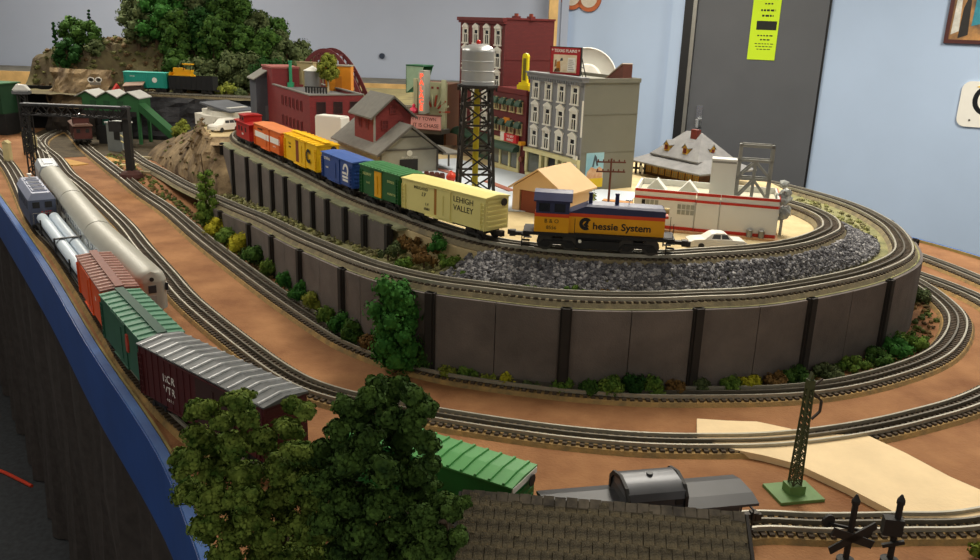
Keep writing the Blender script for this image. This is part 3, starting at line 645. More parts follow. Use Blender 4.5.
# flat car with pipes
sDf = pA.near(gp(50,213,.06)); LF = (sO - LO/2 - .012) - (sDf + .014); sF = sO - LO/2 - .012 - LF/2
t = on_track(pA, sF, LF, 'flat_car', 'flat car carrying white pipe bundles behind the orange boxcar', 'train car', GF)
MB().box(-LF/2,LF/2,-.028,.028,.021,.027).build('deck', m_black, t)
for sx in (-.36,-.02,.3):
    for sy in (-1,1): MB().box(sx*LF-.002,sx*LF+.002,sy*.0275-.0015,sy*.0275+.0015,.02,.052).build('stake', m_black, t)
trucks(t, LF)
zc = t.location.z; rz = t.rotation_euler.z
m_pipe = M('pipe_white', '#c9d6e2', .35, var=.04)
for k, (xa, xb, yy, zz, lab) in enumerate(((-LF/2+.008,.0,-.0135,.0405,'white pipe on the fascia side of the flat car, rear bundle'), (-LF/2+.008,.0,.0135,.0405,'white pipe on the inner side of the flat car, rear bundle'), (.006,LF/2-.006,-.0135,.0405,'white pipe on the fascia side of the flat car, front bundle'), (.006,LF/2-.006,.0135,.0405,'white pipe on the inner side of the flat car, front bundle'))):
    o = MB()
    n = 16
    for r_, rev in ((.0125,0),(.0108,1)): o.tube([(xa,0,0),(xb,0,0)], r_, n, False)
    for e in (0, 1):
        b0 = e*n; o.f += [(b0+k_, b0+(k_+1) % n, 2*n+b0+(k_+1) % n, 2*n+b0+k_) for k_ in range(n)]
    ob = o.build('pipe', m_pipe, None, True); tag(ob, lab, 'pipe', 'pipes on the flat car')
    ob.location = t.matrix_basis @ Vector((0, yy, zz-.0005)); ob.rotation_euler = (0,0,rz)
MB().box(-.001,.007,-.029,.029,.0535,.056).box(-.001,.007,-.030,-.0275,.024,.056).box(-.001,.007,.0275,.030,.024,.056).build('load_strap', m_black, t)
# grey blue diesel at the head
sD = sDf - .12; LD = .24
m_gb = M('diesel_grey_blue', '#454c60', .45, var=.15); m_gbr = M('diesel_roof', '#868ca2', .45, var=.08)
t = on_track(pA, sD, LD, 'diesel_locomotive', 'grey blue diesel locomotive with roof hatches ahead of the pipe car', 'locomotive', GF)
MB().prism([(-.031,.02),(-.031,.082),(-.020,.099),(.020,.099),(.031,.082),(.031,.02)], -LD/2, LD/2, 'x').build('body', m_gb, t)
MB().prism([(-.0315,.083),(-.0205,.1),(.0205,.1),(.0315,.083),(.031,.082),(-.031,.082)], -LD/2-.001, LD/2+.001, 'x').build('roof', m_gbr, t)
for k, xx in enumerate((-.075,-.02,.03,.08)):
    f_ = MB().box(xx-.019, xx+.019, -.017, .017, .1, .103).build('roof_hatch', m_gbr, t); MB().box(xx-.014, xx+.014, -.013, .013, .103, .1042).build('hatch_grille', M('grille_dark', '#3a3f50', .6), f_)
for k in range(5): MB().box(-.09+k*.04,-.07+k*.04,-.0318,-.0308,.055,.075).build('side_vent', M('grille_dark', '#3a3f50'), t)
MB().box(LD/2,LD/2+.0012,-.022,-.006,.062,.077).box(LD/2,LD/2+.0012,.006,.022,.062,.077).build('end_window', m_black, t)
lettering('NJT', .015, M('logo_red', '#c23a3c', .5), t, (LD/2+.0012, .006, .048), (PI/2,0,PI/2), shear=.2)
MB().box(LD/2,LD/2+.001,-.012,.0,.040,.044).build('logo_bar', m_white, t)
q = MB()
for sy in (-1,1): q.tube([(LD/2+.006,sy*.024,.022),(LD/2+.006,sy*.024,.05)], .001, 6)
q.tube([(LD/2+.006,-.024,.05),(LD/2+.006,.024,.05)], .001, 6).build('handrail', M('chrome_plate', '#c9ccce'), t)
MB().box(-LD/2-.006,LD/2+.008,-.029,.029,.014,.021).box(-.05,.05,-.022,.022,.006,.014).build('underframe', m_black, t)
MB().lathe([(.003,.1),(.003,.108),(.006,.109),(.006,.113)], 10, (-.1,0,0)).build('horn', m_white, t)
trucks(t, LD, .045)

# ---- silver passenger train on the siding
m_sv = M('stainless_silver', '#a9a9a4', .3, .5, var=.05, scale=20); m_svr = M('silver_roof', '#a6a59c', .45, .1, var=.05, scale=20)
GS = 'silver passenger cars'
def pass_car(s, L, label, obs=False):
    t = on_track(pS, s, L, 'passenger_car', label, 'train car', GS); W = .031
    prof = [(-W,.018),(-W,.072),(-W+.003,.082),(-W+.010,.0905),(-W+.02,.0955),(0,.0975)]
    prof = prof + [(-y, z) for y, z in reversed(prof[:-1])]
    def shell(pr, xs, name, mat, parent, cap=True):      # xs: list of (x, lateral scale)
        n = len(pr); vs = []; fs = []
        for x, k in xs: vs += [(x, y*k, z if z < .08 else .0765 + (z-.0765)*(.55+.45*k)) for y, z in pr]
        for a in range(len(xs)-1): fs += [(a*n+i, a*n+(i+1) % n, (a+1)*n+(i+1) % n, (a+1)*n+i) for i in range(n)]
        fs += [tuple(range(n)), tuple(range((len(xs)-1)*n, len(xs)*n))]
        return MB().add(vs, fs).build(name, mat, parent, True)
    end = [(L/2,1)] if not obs else [(L/2-.03,1),(L/2-.018,.95),(L/2-.009,.84),(L/2-.003,.66),(L/2,.45)]
    body_pr = [p for p in prof if p[1] <= .0725]
    shell(body_pr, [(-L/2,1)] + end, 'body', m_sv, t)
    shell([(-W-.0006,.0715)] + [p for p in prof if p[1] > .0725] + [(W+.0006,.0715)], [(-L/2,1)] + end, 'roof', m_svr, t)
    nw = 9
    for sy in (-1, 1):
        for k in range(nw):
            xx = -L/2 + .03 + (L-.085)*k/(nw-1); MB().box(xx-.0105, xx+.0105, sy*W-.0006, sy*W+.0006, .052, .066).build('window', M('tinted_glass', '#2a2f38', .15), t)
        q = MB()
        for k in range(5): q.box(-L/2+.004, L/2-.035, sy*W-.0008, sy*W+.0008, .022+.0052*k, .0245+.0052*k)
        q.build('fluting', m_sv, t)
    if obs:
        for (y0, y1, x_) in ((-.007,.007,L/2-.0002), ):
            MB().box(x_-.001, x_+.0012, y0, y1, .052, .066).build('rear_window', M('tinted_glass', '#2a2f38'), t)
        for sy in (-1,1):
            T = Matrix.Translation((L/2-.0115, sy*.0245, 0)) @ Matrix.Rotation(-sy*math.radians(52), 4, 'Z')
            MB().box(-.001,.0015,-.008,.008,.052,.066, T).build('rear_window', M('tinted_glass', '#2a2f38'), t)
        MB().box(L/2-.001,L/2+.0012,-.0065,.0065,.024,.047).build('rear_door', M('tail_sign_grey', '#8b8b88', .5), t)
        MB().disc((L/2-.004,0,.078),(1,0,0),.004,.012,10).build('tail_lamp', M('lens_dark', '#25262a', .2), t)
    MB().box(-L/2+.01, L/2-.03, -.02, .02, .008, .018).build('underbody', m_black, t)
    MB().box(-L/2-.006, -L/2, -.022, .022, .02, .085).build('diaphragm', M('diaphragm_grey', '#4c4d4c', .8), t)
    trucks(t, L, .055, False)
    return t
j0 = pS.near(gp(50,170,.098)); j1 = pS.near(gp(74,195.5,.098)); j2 = pS.near(gp(105.5,226,.098)); j3 = pS.near(gp(147,277,.098))
pass_car((j0+j1)/2, j1-j0-.008, 'silver passenger car farthest back in the train')
pass_car((j1+j2)/2, j2-j1-.008, 'silver passenger car in the middle, beside the grey diesel')
pass_car((j2+j3)/2, j3-j2-.004, 'silver round ended observation car beside the orange boxcar', True)
s, L = j0-.085, .155
t = on_track(pS, s, L, 'booster_unit', 'pale grey rounded booster unit ahead of the silver cars', 'locomotive')
MB().prism([(-.031,.018),(-.031,.078),(-.022,.094),(.022,.094),(.031,.078),(.031,.018)], -L/2, L/2, 'x').build('body', M('booster_grey', '#a8adb3', .4, .3), t)
MB().box(-.05,.04,-.012,.012,.094,.097).build('roof_fan_housing', M('booster_fan', '#cfd2d4', .4), t); MB().box(-L/2+.01,L/2-.01,-.02,.02,.008,.018).build('underframe', m_black, t); trucks(t, L, .04, False)
print('lens', LO, LG, 'sil', j1-j0, j2-j1, j3-j2)
# ------------------------------------------------------------------ town buildings
GZ = .1757
RG = math.radians(-60)
m_glassd = M('window_glass_dark', '#23262a', .15)
m_wht = M('trim_white', '#dedcd2', .55, var=.03)
# ornate white window (origin at sill centre, faces -y)
def win_proto(w, h):
    q = MB(); fr = w*.16
    q.box(-w/2-fr, -w/2, -.003, .001, 0, h).box(w/2, w/2+fr, -.003, .001, 0, h).box(-w/2-fr*1.5, w/2+fr*1.5, -.0045, .001, -fr, 0)
    q.box(-w/2-fr*1.4, w/2+fr*1.4, -.0045, .001, h, h+fr).prism([(-w/2-fr*1.6, h+fr), (w/2+fr*1.6, h+fr), (w*.15, h+fr*2.8), (0, h+fr*3.4), (-w*.15, h+fr*2.8)], -.0045, .001, 'y')
    q.box(-w/2, w/2, -.002, .001, h*.56, h*.62).box(-w*.05, w*.05, -.002, .001, 0, h*.56).box(-w/2, -w*.34, -.0015, .001, 0, h).box(w*.34, w/2, -.0015, .001, 0, h).box(-w/2, w/2, -.0015, .001, h*.86, h)
    f = proto(q, 'window', m_wht); p = proto(MB().box(-w/2, w/2, -.0006, .0005, 0, h), 'pane', m_glassd)
    return f, p
def put_windows(t, pr, xs, zs, y=0, rot=0):
    for z in zs:
        for x in xs:
            f = inst(pr[0], 'window', t, (x, y, z), (0,0,rot)); inst(pr[1], 'pane', f)
def plain_window(t, x, z, w, h, y=0, rot=0, fm=None, pm=None, mull=True):
    T = Matrix.Translation((x, y, z)) @ Matrix.Rotation(rot, 4, 'Z')
    q = MB().box(-w/2-.002, w/2+.002, -.002, .001, -.002, 0, T).box(-w/2-.002, w/2+.002, -.002, .001, h, h+.002, T).box(-w/2-.002, -w/2, -.002, .001, 0, h, T).box(w/2, w/2+.002, -.002, .001, 0, h, T)
    if mull: q.box(-.0007, .0007, -.0012, .001, 0, h, T).box(-w/2, w/2, -.0012, .001, h/2-.0007, h/2+.0007, T)
    f = q.build('window', fm or m_wht, t); MB().box(-w/2, w/2, -.0005, .0008, 0, h, T).build('pane', pm or m_glassd, f)
    return f

# grey apartment block
m_gf = M('facade_slate', '#7a7c80', .7, var=.05, scale=40); m_gs = M('side_grey_olive', '#77776c', .75, var=.04, scale=12)
gy_w, gy_d, gy_h = .235, .165, .268
gL = Vector((.203,2.0,0)) + Vector((-.5,.866,0))*gy_w
b = thing('apartment_block', 'grey apartment block with white hooded windows and a rooftop billboard', 'building', (gL.x, gL.y, GZ), RG)
MB().box(0, gy_w, 0, .004, .075, gy_h-.006).build('facade', m_gf, b)
MB().box(0, gy_w, .004, gy_d, 0, gy_h-.010).build('walls', m_gs, b)
for z in (.092, .182): MB().box(gy_w, gy_w+.0008, .004, gy_d, z, z+.0012).build('wall_seam', m_gs, b)
MB().box(-.004, gy_w+.003, -.008, .012, gy_h-.012, gy_h-.004).box(-.006, gy_w+.004, -.012, .012, gy_h-.004, gy_h).build('cornice', m_gf, b)
MB().box(gy_w-.003, gy_w+.002, .012, gy_d+.002, gy_h-.012, gy_h-.002).box(0, .004, .012, gy_d, gy_h-.012, gy_h-.002).box(0, gy_w, gy_d-.003, gy_d+.002, gy_h-.012, gy_h-.002).build('parapet', m_gs, b)
q = MB()
for k in range(24): q.box(.004+k*.0098, .008+k*.0098, -.010, 0, gy_h-.02, gy_h-.012)
q.build('dentils', m_gf, b)
W1 = win_proto(.024, .042)
put_windows(b, W1, [.032+.057*k for k in range(4)], [.085, .145, .205])
m_crm = M('storefront_cream', '#cfc794', .6, var=.05)
sf = MB().box(-.004, gy_w+.004, -.010, 0, .066, .076).box(0, gy_w, -.004, .003, 0, .012).build('storefront', m_crm, b)
for x in (0, .068, .094, .142, .168, gy_w-.01): MB().box(x, x+.010, -.006, .003, .012, .066).build('pilaster', m_crm, sf)
for x0, x1 in ((.010,.068), (.178,.225)): MB().box(x0, x1, -.002, .002, .014, .064).build('shop_window', M('shop_glass', '#5c6058', .12), sf)
MB().box(.104, .142, -.001, .003, .0, .064).build('doorway', m_black, sf)
MB().box(gy_w*.93, gy_w*.99, -.008, -.004, .05, .085).build('drain_pipe_box', m_wht, sf)
MB().box(gy_w-.001, gy_w+.0022, -.002, .001, .130, .215).build('drain_pipe', m_wht, b)
# poster on the side wall
ps = MB().box(gy_w, gy_w+.0012, .020, .072, .008, .092).build('poster', M('poster_sky', '#7fb2c4', .6, scale=25, hex2='#a9cfd8'), b)
MB().box(gy_w+.001, gy_w+.0016, .020, .072, .008, .030).build('poster_yellow', M('poster_yellow', '#dcb821', .6), ps)
MB().prism([(.022,.03),(.070,.03),(.071,.05),(.06,.058),(.05,.052),(.036,.058),(.024,.046)], gy_w+.001, gy_w+.0018, 'x').build('poster_rocks', M('poster_orange', '#c58c62', .6, scale=80, hex2='#d9b48e'), ps)
MB().prism([(.038,.058),(.044,.088),(.050,.082),(.056,.06),(.051,.06),(.046,.076),(.043,.058)], gy_w+.001, gy_w+.0019, 'x').build('poster_figure', M('poster_figure', '#46525c', .6), ps)
# billboard and roof things
gM = b.matrix_basis
p = gM @ Vector((.122, .022, gy_h-.010)); bb = thing('rooftop_billboard', 'red framed rooftop billboard on the grey apartment block', 'billboard', p, RG+math.radians(26)); bb.scale = (.80,.80,.80)
MB().box(-.052, .052, -.003, .003, .012, .092).build('board', M('billboard_red', '#a8242a', .5, var=.05), bb)
MB().box(-.040, .040, -.0042, -.003, .018, .070).build('picture', M('billboard_picture', '#d8c3a0', .5, scale=60, hex2='#e9ddc5'), bb)
for x, z, w, h, hx_ in ((-.022,.036,.016,.030,'#c27f2c'), (-.026,.024,.022,.012,'#4b3a2c'), (-.012,.056,.010,.010,'#39404a'), (-.032,.044,.008,.022,'#8f6f46')): MB().prism([(x-w/2,z-h/2),(x+w/2,z-h/2+.002),(x+w*.3,z+h/2),(x-w*.3,z+h/2-.002)], -.0048, -.004, 'y').build('painted_figure', M('billboard_'+hx_, hx_, .6), bb)
MB().box(.010,.036,-.0047,-.004,.022,.062).build('text_panel', m_white, bb)
for k in range(6): MB().box(.013,.033-.003*(k % 3),-.005,-.0046,.027+.0055*k,.0285+.0055*k).build('text_line', M('billboard_ink', '#8a7f74', .6), bb)
lettering('* TEXAS PLAINS *', .0125, m_white, bb, (0,-.0033,.081), bold=.0002)
q = MB().box(-.054,.054,-.0055,.0035,.0095,.012).box(-.0525,-.050,-.003,.004,.012,.0925).box(.050,.0545,-.003,.004,.012,.0925).box(-.054,.054,-.003,.004,.0905,.0935)
for x in (-.048,-.016,.016,.048): q.bar((x,.001,0),(x,.001,.012),.002); q.bar((x,.003,.08),(x,.05,.0),.0022); q.bar((x,.003,.045),(x,.028,.0),.0018); q.bar((x,.003,.04),(x,.03,.032),.0018)
q.bar((-.048,.05,0),(.048,.05,0),.002); q.build('support_frame', m_black, bb)
for k in range(6): MB().box(-.045+.016*k,-.039+.016*k,-.007,-.004,.004,.0095).build('floodlight', M('chrome_plate', '#c9ccce'), bb)
p = gM @ Vector((.185, .125, gy_h-.010)); rh = thing('stair_hut', 'brown lean to roof hut beside the white dish', 'hut', p, RG); rh.scale = (.8,.8,.72)
MB().prism([(-.045,0),(.04,0),(.04,.052),(.033,.055)], -.0,.035,'y').build('hut_walls', M('hut_brown_side', '#6a3e34', .7), rh)
MB().add([(-.050,-.002,-.0),(-.050,.037,-.0),(.034,.037,.058),(.034,-.002,.058),(-.046,-.002,-.0),(-.046,.037,-.0),(.040,.037,.056),(.040,-.002,.056)], [(0,1,2,3),(7,6,5,4),(0,3,7,4),(1,5,6,2),(3,2,6,7),(0,4,5,1)]).build('sloping_roof', M('hut_roof_tan', '#8f7d6c', .7), rh)
q = MB()
for k in range(5): q.box(-.036+.012*k,-.030+.012*k,.037,.04,0,.008+.008*k)
q.build('steps', M('hut_steps_red', '#8c4a35', .7), rh)
# white dish standing behind the block
p = gy(586, 78, 2.42); ds = thing('satellite_dish', 'large white dish antenna behind the grey apartment block', 'dish', (p.x, p.y, GZ), math.radians(-8))
hz_ = p.z - GZ
T = Matrix.Translation((0,0,hz_)) @ Matrix.Rotation(math.radians(78), 4, 'X')
def dish(r, d, n=28, m_=5):
    o = MB(); vs = [T @ Vector((0,0,-d))]; fs = []
    for a in range(1, m_+1):
        rr = r*a/m_; zz = -d + d*(a/m_)**2; vs += [T @ Vector((rr*math.cos(2*PI*k/n), rr*math.sin(2*PI*k/n), zz)) for k in range(n)]
    fs += [(0, 1+k, 1+(k+1) % n) for k in range(n)]
    for a in range(m_-1): fs += [(1+a*n+k, 1+(a+1)*n+k, 1+(a+1)*n+(k+1) % n, 1+a*n+(k+1) % n) for k in range(n)]
    off = len(vs); vs += [v + (T.to_3x3() @ Vector((0,0,-.004))) for v in vs]; fs2 = [tuple(off+i for i in reversed(f)) for f in fs]
    L0 = 1+(m_-1)*n; rim = [(L0+k, L0+(k+1) % n, off+L0+(k+1) % n, off+L0+k) for k in range(n)]
    return o.add(vs, fs+fs2+rim)
dish(.083, .022).build('reflector', M('dish_white', '#d5d5cf', .5, var=.03), ds, True)
q = MB(); q.tube([T @ Vector((.083*math.cos(2*PI*k/32), .083*math.sin(2*PI*k/32), 0)) for k in range(33)], .0022, 6); q.build('rim', M('dish_rim', '#ecebe6', .4), ds)
MB().tube([T @ Vector((0,0,-.02)), T @ Vector((0,0,.006))], [.045,.036], 24).build('hub', M('dish_hub', '#e3e2da', .5), ds, True)
MB().tube([(0,.03,0),(0,.028,hz_*.5),(0,.028,hz_)], [.02,.012,.010], 10).box(-.04,.04,0,.06,0,.008).build('mast', M('dish_mast', '#a7a7a2', .5), ds)

# low red shop row
m_rb = Mbrick('brick_maroon', '#5c191a', '#651d1d', '#4a1416')
lr_w = .175; lrO = gL + Vector((-.5,.866,0))*(lr_w+.012)
b = thing('corner_shop', 'low red brick shop with green awnings left of the grey block', 'building', (lrO.x, lrO.y, GZ), RG)
MB().box(0, lr_w, 0, .14, 0, .215).build('walls', m_rb, b)
MB().box(-.001, lr_w+.001, -.003, .003, .205, .218).build('cornice', M('maroon_trim', '#662020', .6), b)
m_awn = M('awning_green', '#2f4a3a', .7, var=.1)
def awning(t, x, z, w, d, h, y=0, name='awning', mat=None):
    n = 6; vs = []
    for k in range(n+1):
        a = PI/2*k/n; vs += [(x-w/2, y-d*math.sin(a), z+h*math.cos(a)), (x+w/2, y-d*math.sin(a), z+h*math.cos(a))]
    vs += [(x-w/2, y, z), (x+w/2, y, z)]; e = len(vs)
    fs = [(2*k, 2*k+1, 2*k+3, 2*k+2) for k in range(n)] + [tuple([2*k for k in range(n+1)]+[e-2]), tuple([2*k+1 for k in range(n+1)]+[e-1])]
    return MB().add(vs, fs).build(name, mat or m_awn, t)
W2 = win_proto(.020, .032)
for r, z in enumerate((.102, .158)):
    for k in range(4):
        x = .022+.041*k; f = inst(W2[0], 'window', b, (x, 0, z), (0,0,0), (1,1,.8), M('window_trim_cream', '#b9a87c', .6)); inst(W2[1], 'pane', f)
        awning(b, x, z+.016, .026, .014, .017)
sf = MB().box(0, lr_w-.022, -.006, .001, .074, .084).box(0, lr_w-.022, -.004, .001, 0, .010).build('storefront', m_crm, b)
for x in (0, .05, .1, .145): MB().box(x, x+.008, -.005, .001, .01, .074).build('pilaster', m_crm, sf)
for x in (.008, .058, .108): MB().box(x, x+.04, -.002, .001, .012, .06).build('shop_window', M('shop_glass', '#5c6058'), sf)
awning(b, .077, .056, .152, .022, .018, -.003, 'shop_awning')
sg = MB().box(.085, .150, -.012, -.004, .078, .099).build('shop_sign', M('sign_red', '#c3262b', .5), b)
lettering('THE BEST', .009, m_white, sg, (.118, -.0125, .0935)); lettering('MARKET', .0095, m_white, sg, (.118, -.0125, .084))
MB().box(.062, .085, -.010, -.004, .078, .1).build('side_sign', M('sign_white', '#d8d4c8', .5), b)
MB().box(.07, .10, -.006, -.003, .124, .14).build('window_box_sign', M('sign_orange', '#c57a1c', .5), b)
MB().disc((lr_w-.008,-.006,.04),(0,1,0),.008,.006,14).build('wall_clock', M('clock_brown', '#7d4636', .6), b)
MB().prism(rrect(.014,.010,.003), -.018, -.004, 'y').build('lamp_box', M('lamp_amber', '#cf8c1b', .4), b, False, (lr_w-.004,0,.078))
# yellow pylon sign on the shop roof
p = b.matrix_basis @ Vector((lr_w-.036, .014, .215)); t = thing('pylon_sign', 'bright yellow upright sign on the low red shop roof', 'sign', p, RG+math.radians(20))
m_py = M('pylon_yellow', '#e3cf14', .45, var=.04)
MB().box(-.020,.020,-.008,.008,0,.014).box(-.016,.016,-.006,.006,.014,.02).build('base', m_py, t)
MB().prism([(-.009,.02),(.009,.02),(.0095,.088),(.006,.093),(0,.095),(-.006,.093),(-.0085,.088)], -.004, .004, 'y').build('tower', m_py, t)
MB().box(-.0045,.0045,-.0052,-.004,.026,.082).build('dark_groove', M('pylon_olive', '#6c6418', .6), t)

# tall red building
tc = Vector((.018, 2.385, 0)); tr_w, tr_d, tr_h = .262, .16, .392
tO = tc + Vector((-.5,.866,0))*tr_w
b = thing('tall_building', 'tall dark red brick building with white windows and chimneys', 'building', (tO.x, tO.y, GZ), RG)
MB().box(0, tr_w, 0, tr_d, 0, tr_h).build('walls', m_rb, b)
MB().box(-.006, tr_w+.003, -.010, .004, tr_h-.006, tr_h+.004).box(-.003, tr_w+.002, -.006, .004, tr_h-.012, tr_h-.006).build('cornice', M('maroon_trim', '#7a2b2a'), b)
MB().box(tr_w-.003, tr_w+.002, .004, tr_d+.002, tr_h, tr_h+.005).box(0, tr_w, tr_d-.002, tr_d+.002, tr_h, tr_h+.005).build('coping', M('maroon_trim', '#7a2b2a'), b)
for z in (.285, .18): MB().box(tr_w, tr_w+.0008, 0, tr_d, z, z+.0014).build('wall_seam', M('maroon_trim', '#7a2b2a'), b)
W3 = win_proto(.026, .042)
put_windows(b, W3, [.035+.064*k for k in range(4)], [.085, .145, .205, .265, .325])
for x, y in ((tr_w*.9,.05), (tr_w*.98,.085)):
    c_ = MB().box(x-.010, x+.010, y-.008, y+.008, tr_h, tr_h+.010).build('chimney', M('maroon_trim', '#7a2b2a'), b)
    for k in (-1,0,1): MB().lathe([(.003,.010),(.0025,.016),(.0032,.017)], 8, (x+k*.006, y, tr_h)).build('chimney_pot', M('clay_pot', '#9b4a35', .7), c_)
awning(b, tr_w*.5, .055, tr_w, .028, .02, -.001, 'shop_awning', M('awning_dark_green', '#20402f', .6))
MB().box(0, tr_w, -.004, .001, 0, .055).build('storefront', M('storefront_green', '#2f4d3d', .5), b)
for k in range(4): MB().box(.012+.064*k, .06+.064*k, -.0055, -.003, .012, .05).build('shop_window', M('shop_glass', '#5c6058'), b)

# freight house
fO = Vector((-.29,2.13,0)) + Vector((-.5,.866,0))*.335
m_fh = M('freight_grey', '#8d8c80', .75, var=.05, scale=40); m_ftr = M('freight_trim', '#58544e', .7); m_frf = M('freight_roof', '#6c6b66', .85, var=.12, scale=60)
FL, FW = .335, .170
b = thing('freight_house', 'grey gabled freight house with a red brick cupola', 'building', (fO.x, fO.y, GZ), RG)
EV, RZ = .058, .122
MB().prism([(.004,0),(FW-.004,0),(FW-.004,EV),(FW/2,RZ-.004),(.004,EV)], .008, FL-.008, 'x').build('walls', m_fh, b)
def gable_roof(t, x0, x1, y0, y1, ze, zr, th, mat, name='roof'):
    ym = (y0+y1)/2; 
    return MB().prism([(y0,ze),(ym,zr),(y1,ze),(y1,ze+th),(ym,zr+th),(y0,ze+th)], x0, x1, 'x').build(name, mat, t)
gable_roof(b, -.006, FL+.008, -.012, FW+.012, EV-.009, RZ, .004, m_frf)
def bargeboards(t, x, y0, y1, ze, zr, mat, w=.006):
    ym = (y0+y1)/2; return MB().prism([(y0,ze-w*.4),(ym,zr-w*.4),(y1,ze-w*.4),(y1,ze+w*.7),(ym,zr+w*.7),(y0,ze+w*.7)], x-.0015, x+.0015, 'x').build('bargeboard', mat, t)
bargeboards(b, FL+.009, -.012, FW+.012, EV-.009, RZ, m_ftr)
MB().box(FL-.009, FL-.006, .006, FW-.006, EV+.001, EV+.005).box(FL-.009, FL-.006, FW*.32, FW*.68, EV+.034, EV+.037).box(FL-.009, FL-.006, .002, .007, 0, EV).box(FL-.009, FL-.006, FW-.007, FW-.002, 0, EV).build('gable_trim', m_ftr, b)
MB().box(FL-.009, FL-.0065, FW*.34, FW*.64, 0, .036).build('doorway', m_black, b)
MB().disc((FL-.007, FW*.5, .052), (1,0,0), .008, .002, 14).build('round_herald', M('herald_pale', '#c5c4b8', .6), b)
lettering('BRANFORD', .0085, M('herald_pale', '#c5c4b8'), b, (FL-.0072, FW*.5, .0405), (PI/2,0,PI/2), name='station_name')
m_cbr = Mbrick('brick_red', '#7a2826', '#702221', '#5f1d1c')
cx0, cx1, cy0, cy1 = .120, .262, .014, .118; CE, CR_ = .142, .190
cp = MB().prism([(cy0,.07),(cy1,.07),(cy1,CE),((cy0+cy1)/2,CR_-.003),(cy0,CE)], cx0, cx1, 'x').build('cupola', m_cbr, b)
gable_roof(cp, cx0-.012, cx1+.012, cy0-.014, cy1+.014, CE-.008, CR_, .004, m_frf, 'cupola_roof')
bargeboards(cp, cx1+.0125, cy0-.014, cy1+.014, CE-.008, CR_, m_ftr, .005)
MB().box(cx1-.0035, cx1+.0012, cy0-.0012, cy0+.0035, .07, CE).build('corner_board', M('corner_grey', '#8b8882', .7), cp)
for (x, y, r) in ((.165, cy0, 0), (.215, cy0, 0)): plain_window(b, x, .105, .016, .022, y, r, m_cbr, M('dark_shutter', '#5a1f20', .6))
for y in (cy0+.03, cy1-.03): plain_window(b, cx1, .108, .016, .02, y, PI/2, m_cbr, M('dark_shutter', '#5a1f20'))
plain_window(b, cx1, .148, .014, .016, (cy0+cy1)/2, PI/2, m_cbr, M('dark_shutter', '#5a1f20'))
MB().box(.06,.30,-.028,.004,0,.014).build('loading_dock', M('dock_grey', '#6d685c', .8), b)
pr = MB().box(FL-.14,FL+.012,FW+.002,FW+.062,EV-.012,EV-.008).build('porch_roof', m_frf, b)
for x in (FL-.13, FL-.06, FL+.006): MB().box(x-.002,x+.002,FW+.054,FW+.058,0,EV-.012).build('porch_post', m_ftr, pr)
# barrels and ball by the freight house
p0 = gp(427,177,.19); p1 = gp(443,177,.19)
for k in range(4):
    p = gp(426.5+5.2*k,178+.6*k,.1757); o = MB().lathe([(.0055,0),(.0072,.006),(.0072,.010),(.0055,.017),(.0045,.017),(.0045,.016)], 12)
    ob = o.build('barrel', M('barrel_brown', '#5a2f24', .6), None, True, (p.x, p.y, .1757)); tag(ob, ('small brown barrel nearest the freight house door', 'second small brown barrel from the freight house door', 'third small brown barrel from the freight house door', 'small brown barrel next to the red ball')[k], 'barrel', 'barrels by the freight house')
p = gp(451,182,.1757); ob = MB().lathe([(.002,0),(.008,.003),(.0125,.009),(.0125,.015),(.009,.021),(.004,.0245),(.003,.028),(.001,.029)], 16).build('red_tank', M('ball_red', '#c8381e', .4), None, True, (p.x, p.y, .1757)); tag(ob, 'round red tank beside the brown barrels', 'tank')

# water tower
p = gp(474.5, 193, .1757); wt = thing('water_tower', 'silver water tank on black lattice legs in the town', 'water tower', (p.x, p.y, .1757), math.radians(8))
m_tw = M('tower_black', '#1d1a18', .6, var=.2); m_tk = M('tank_silver', '#a9abac', .35, .55, var=.06, scale=25)
hl, wb, wtp = .243, .040, .029
def leg_pt(sx, sy, z): w = wb + (wtp-wb)*z/hl; return Vector((sx*w, sy*w, z))
for sx in (-1,1):
    for sy in (-1,1): MB().bar(leg_pt(sx,sy,0), leg_pt(sx,sy,hl), .0062).build('leg', m_tw, wt)
lv = [0,.05,.105,.16,.205,hl]
for a in range(len(lv)-1):
    z0, z1 = lv[a], lv[a+1]
    for (A, B) in (((-1,-1),(1,-1)),((1,-1),(1,1)),((1,1),(-1,1)),((-1,1),(-1,-1))):
        MB().bar(leg_pt(*A,z0), leg_pt(*B,z1), .0034).bar(leg_pt(*B,z0), leg_pt(*A,z1), .0034).bar(leg_pt(*A,z1), leg_pt(*B,z1), .0045).build('brace', m_tw, wt)
dk = MB().prism([(.048*math.cos(2*PI*k/8+.39), .048*math.sin(2*PI*k/8+.39)) for k in range(8)], hl, hl+.005).build('platform', m_tw, wt)
q = MB()
for k in range(16): a = 2*PI*k/16; q.bar((.044*math.cos(a),.044*math.sin(a),hl-.008),(.044*math.cos(a),.044*math.sin(a),hl),.003)
q.build('platform_brackets', m_tw, dk)
tk = MB().lathe([(.0355,hl+.005),(.0365,hl+.0055),(.0365,hl+.075),(.0372,hl+.078),(.0365,hl+.081),(.031,hl+.0875),(.022,hl+.0915),(.008,hl+.0935),(.004,hl+.094)], 28).build('tank', m_tk, wt, True)
for z in (.012,.035,.056): MB().lathe([(.0366,hl+z),(.0376,hl+z+.0006),(.0376,hl+z+.0014),(.0366,hl+z+.002)], 28).build('band', M('tank_band', '#c8cacb', .3, .6), tk, True)
MB().lathe([(.0035,hl+.093),(.005,hl+.096),(.0045,hl+.1),(.001,hl+.1025)], 12).build('beacon', M('beacon_red', '#cf2a22', .3), wt, True)
MB().tube([(0,0,.0),(0,0,hl)], .007, 12).build('standpipe', M('pipe_yellow', '#b6a51d', .5, var=.1), wt, True)
MB().box(.0355,.0385,-.006,.006,hl+.05,hl+.066).build('ladder_plate', m_wht, tk)

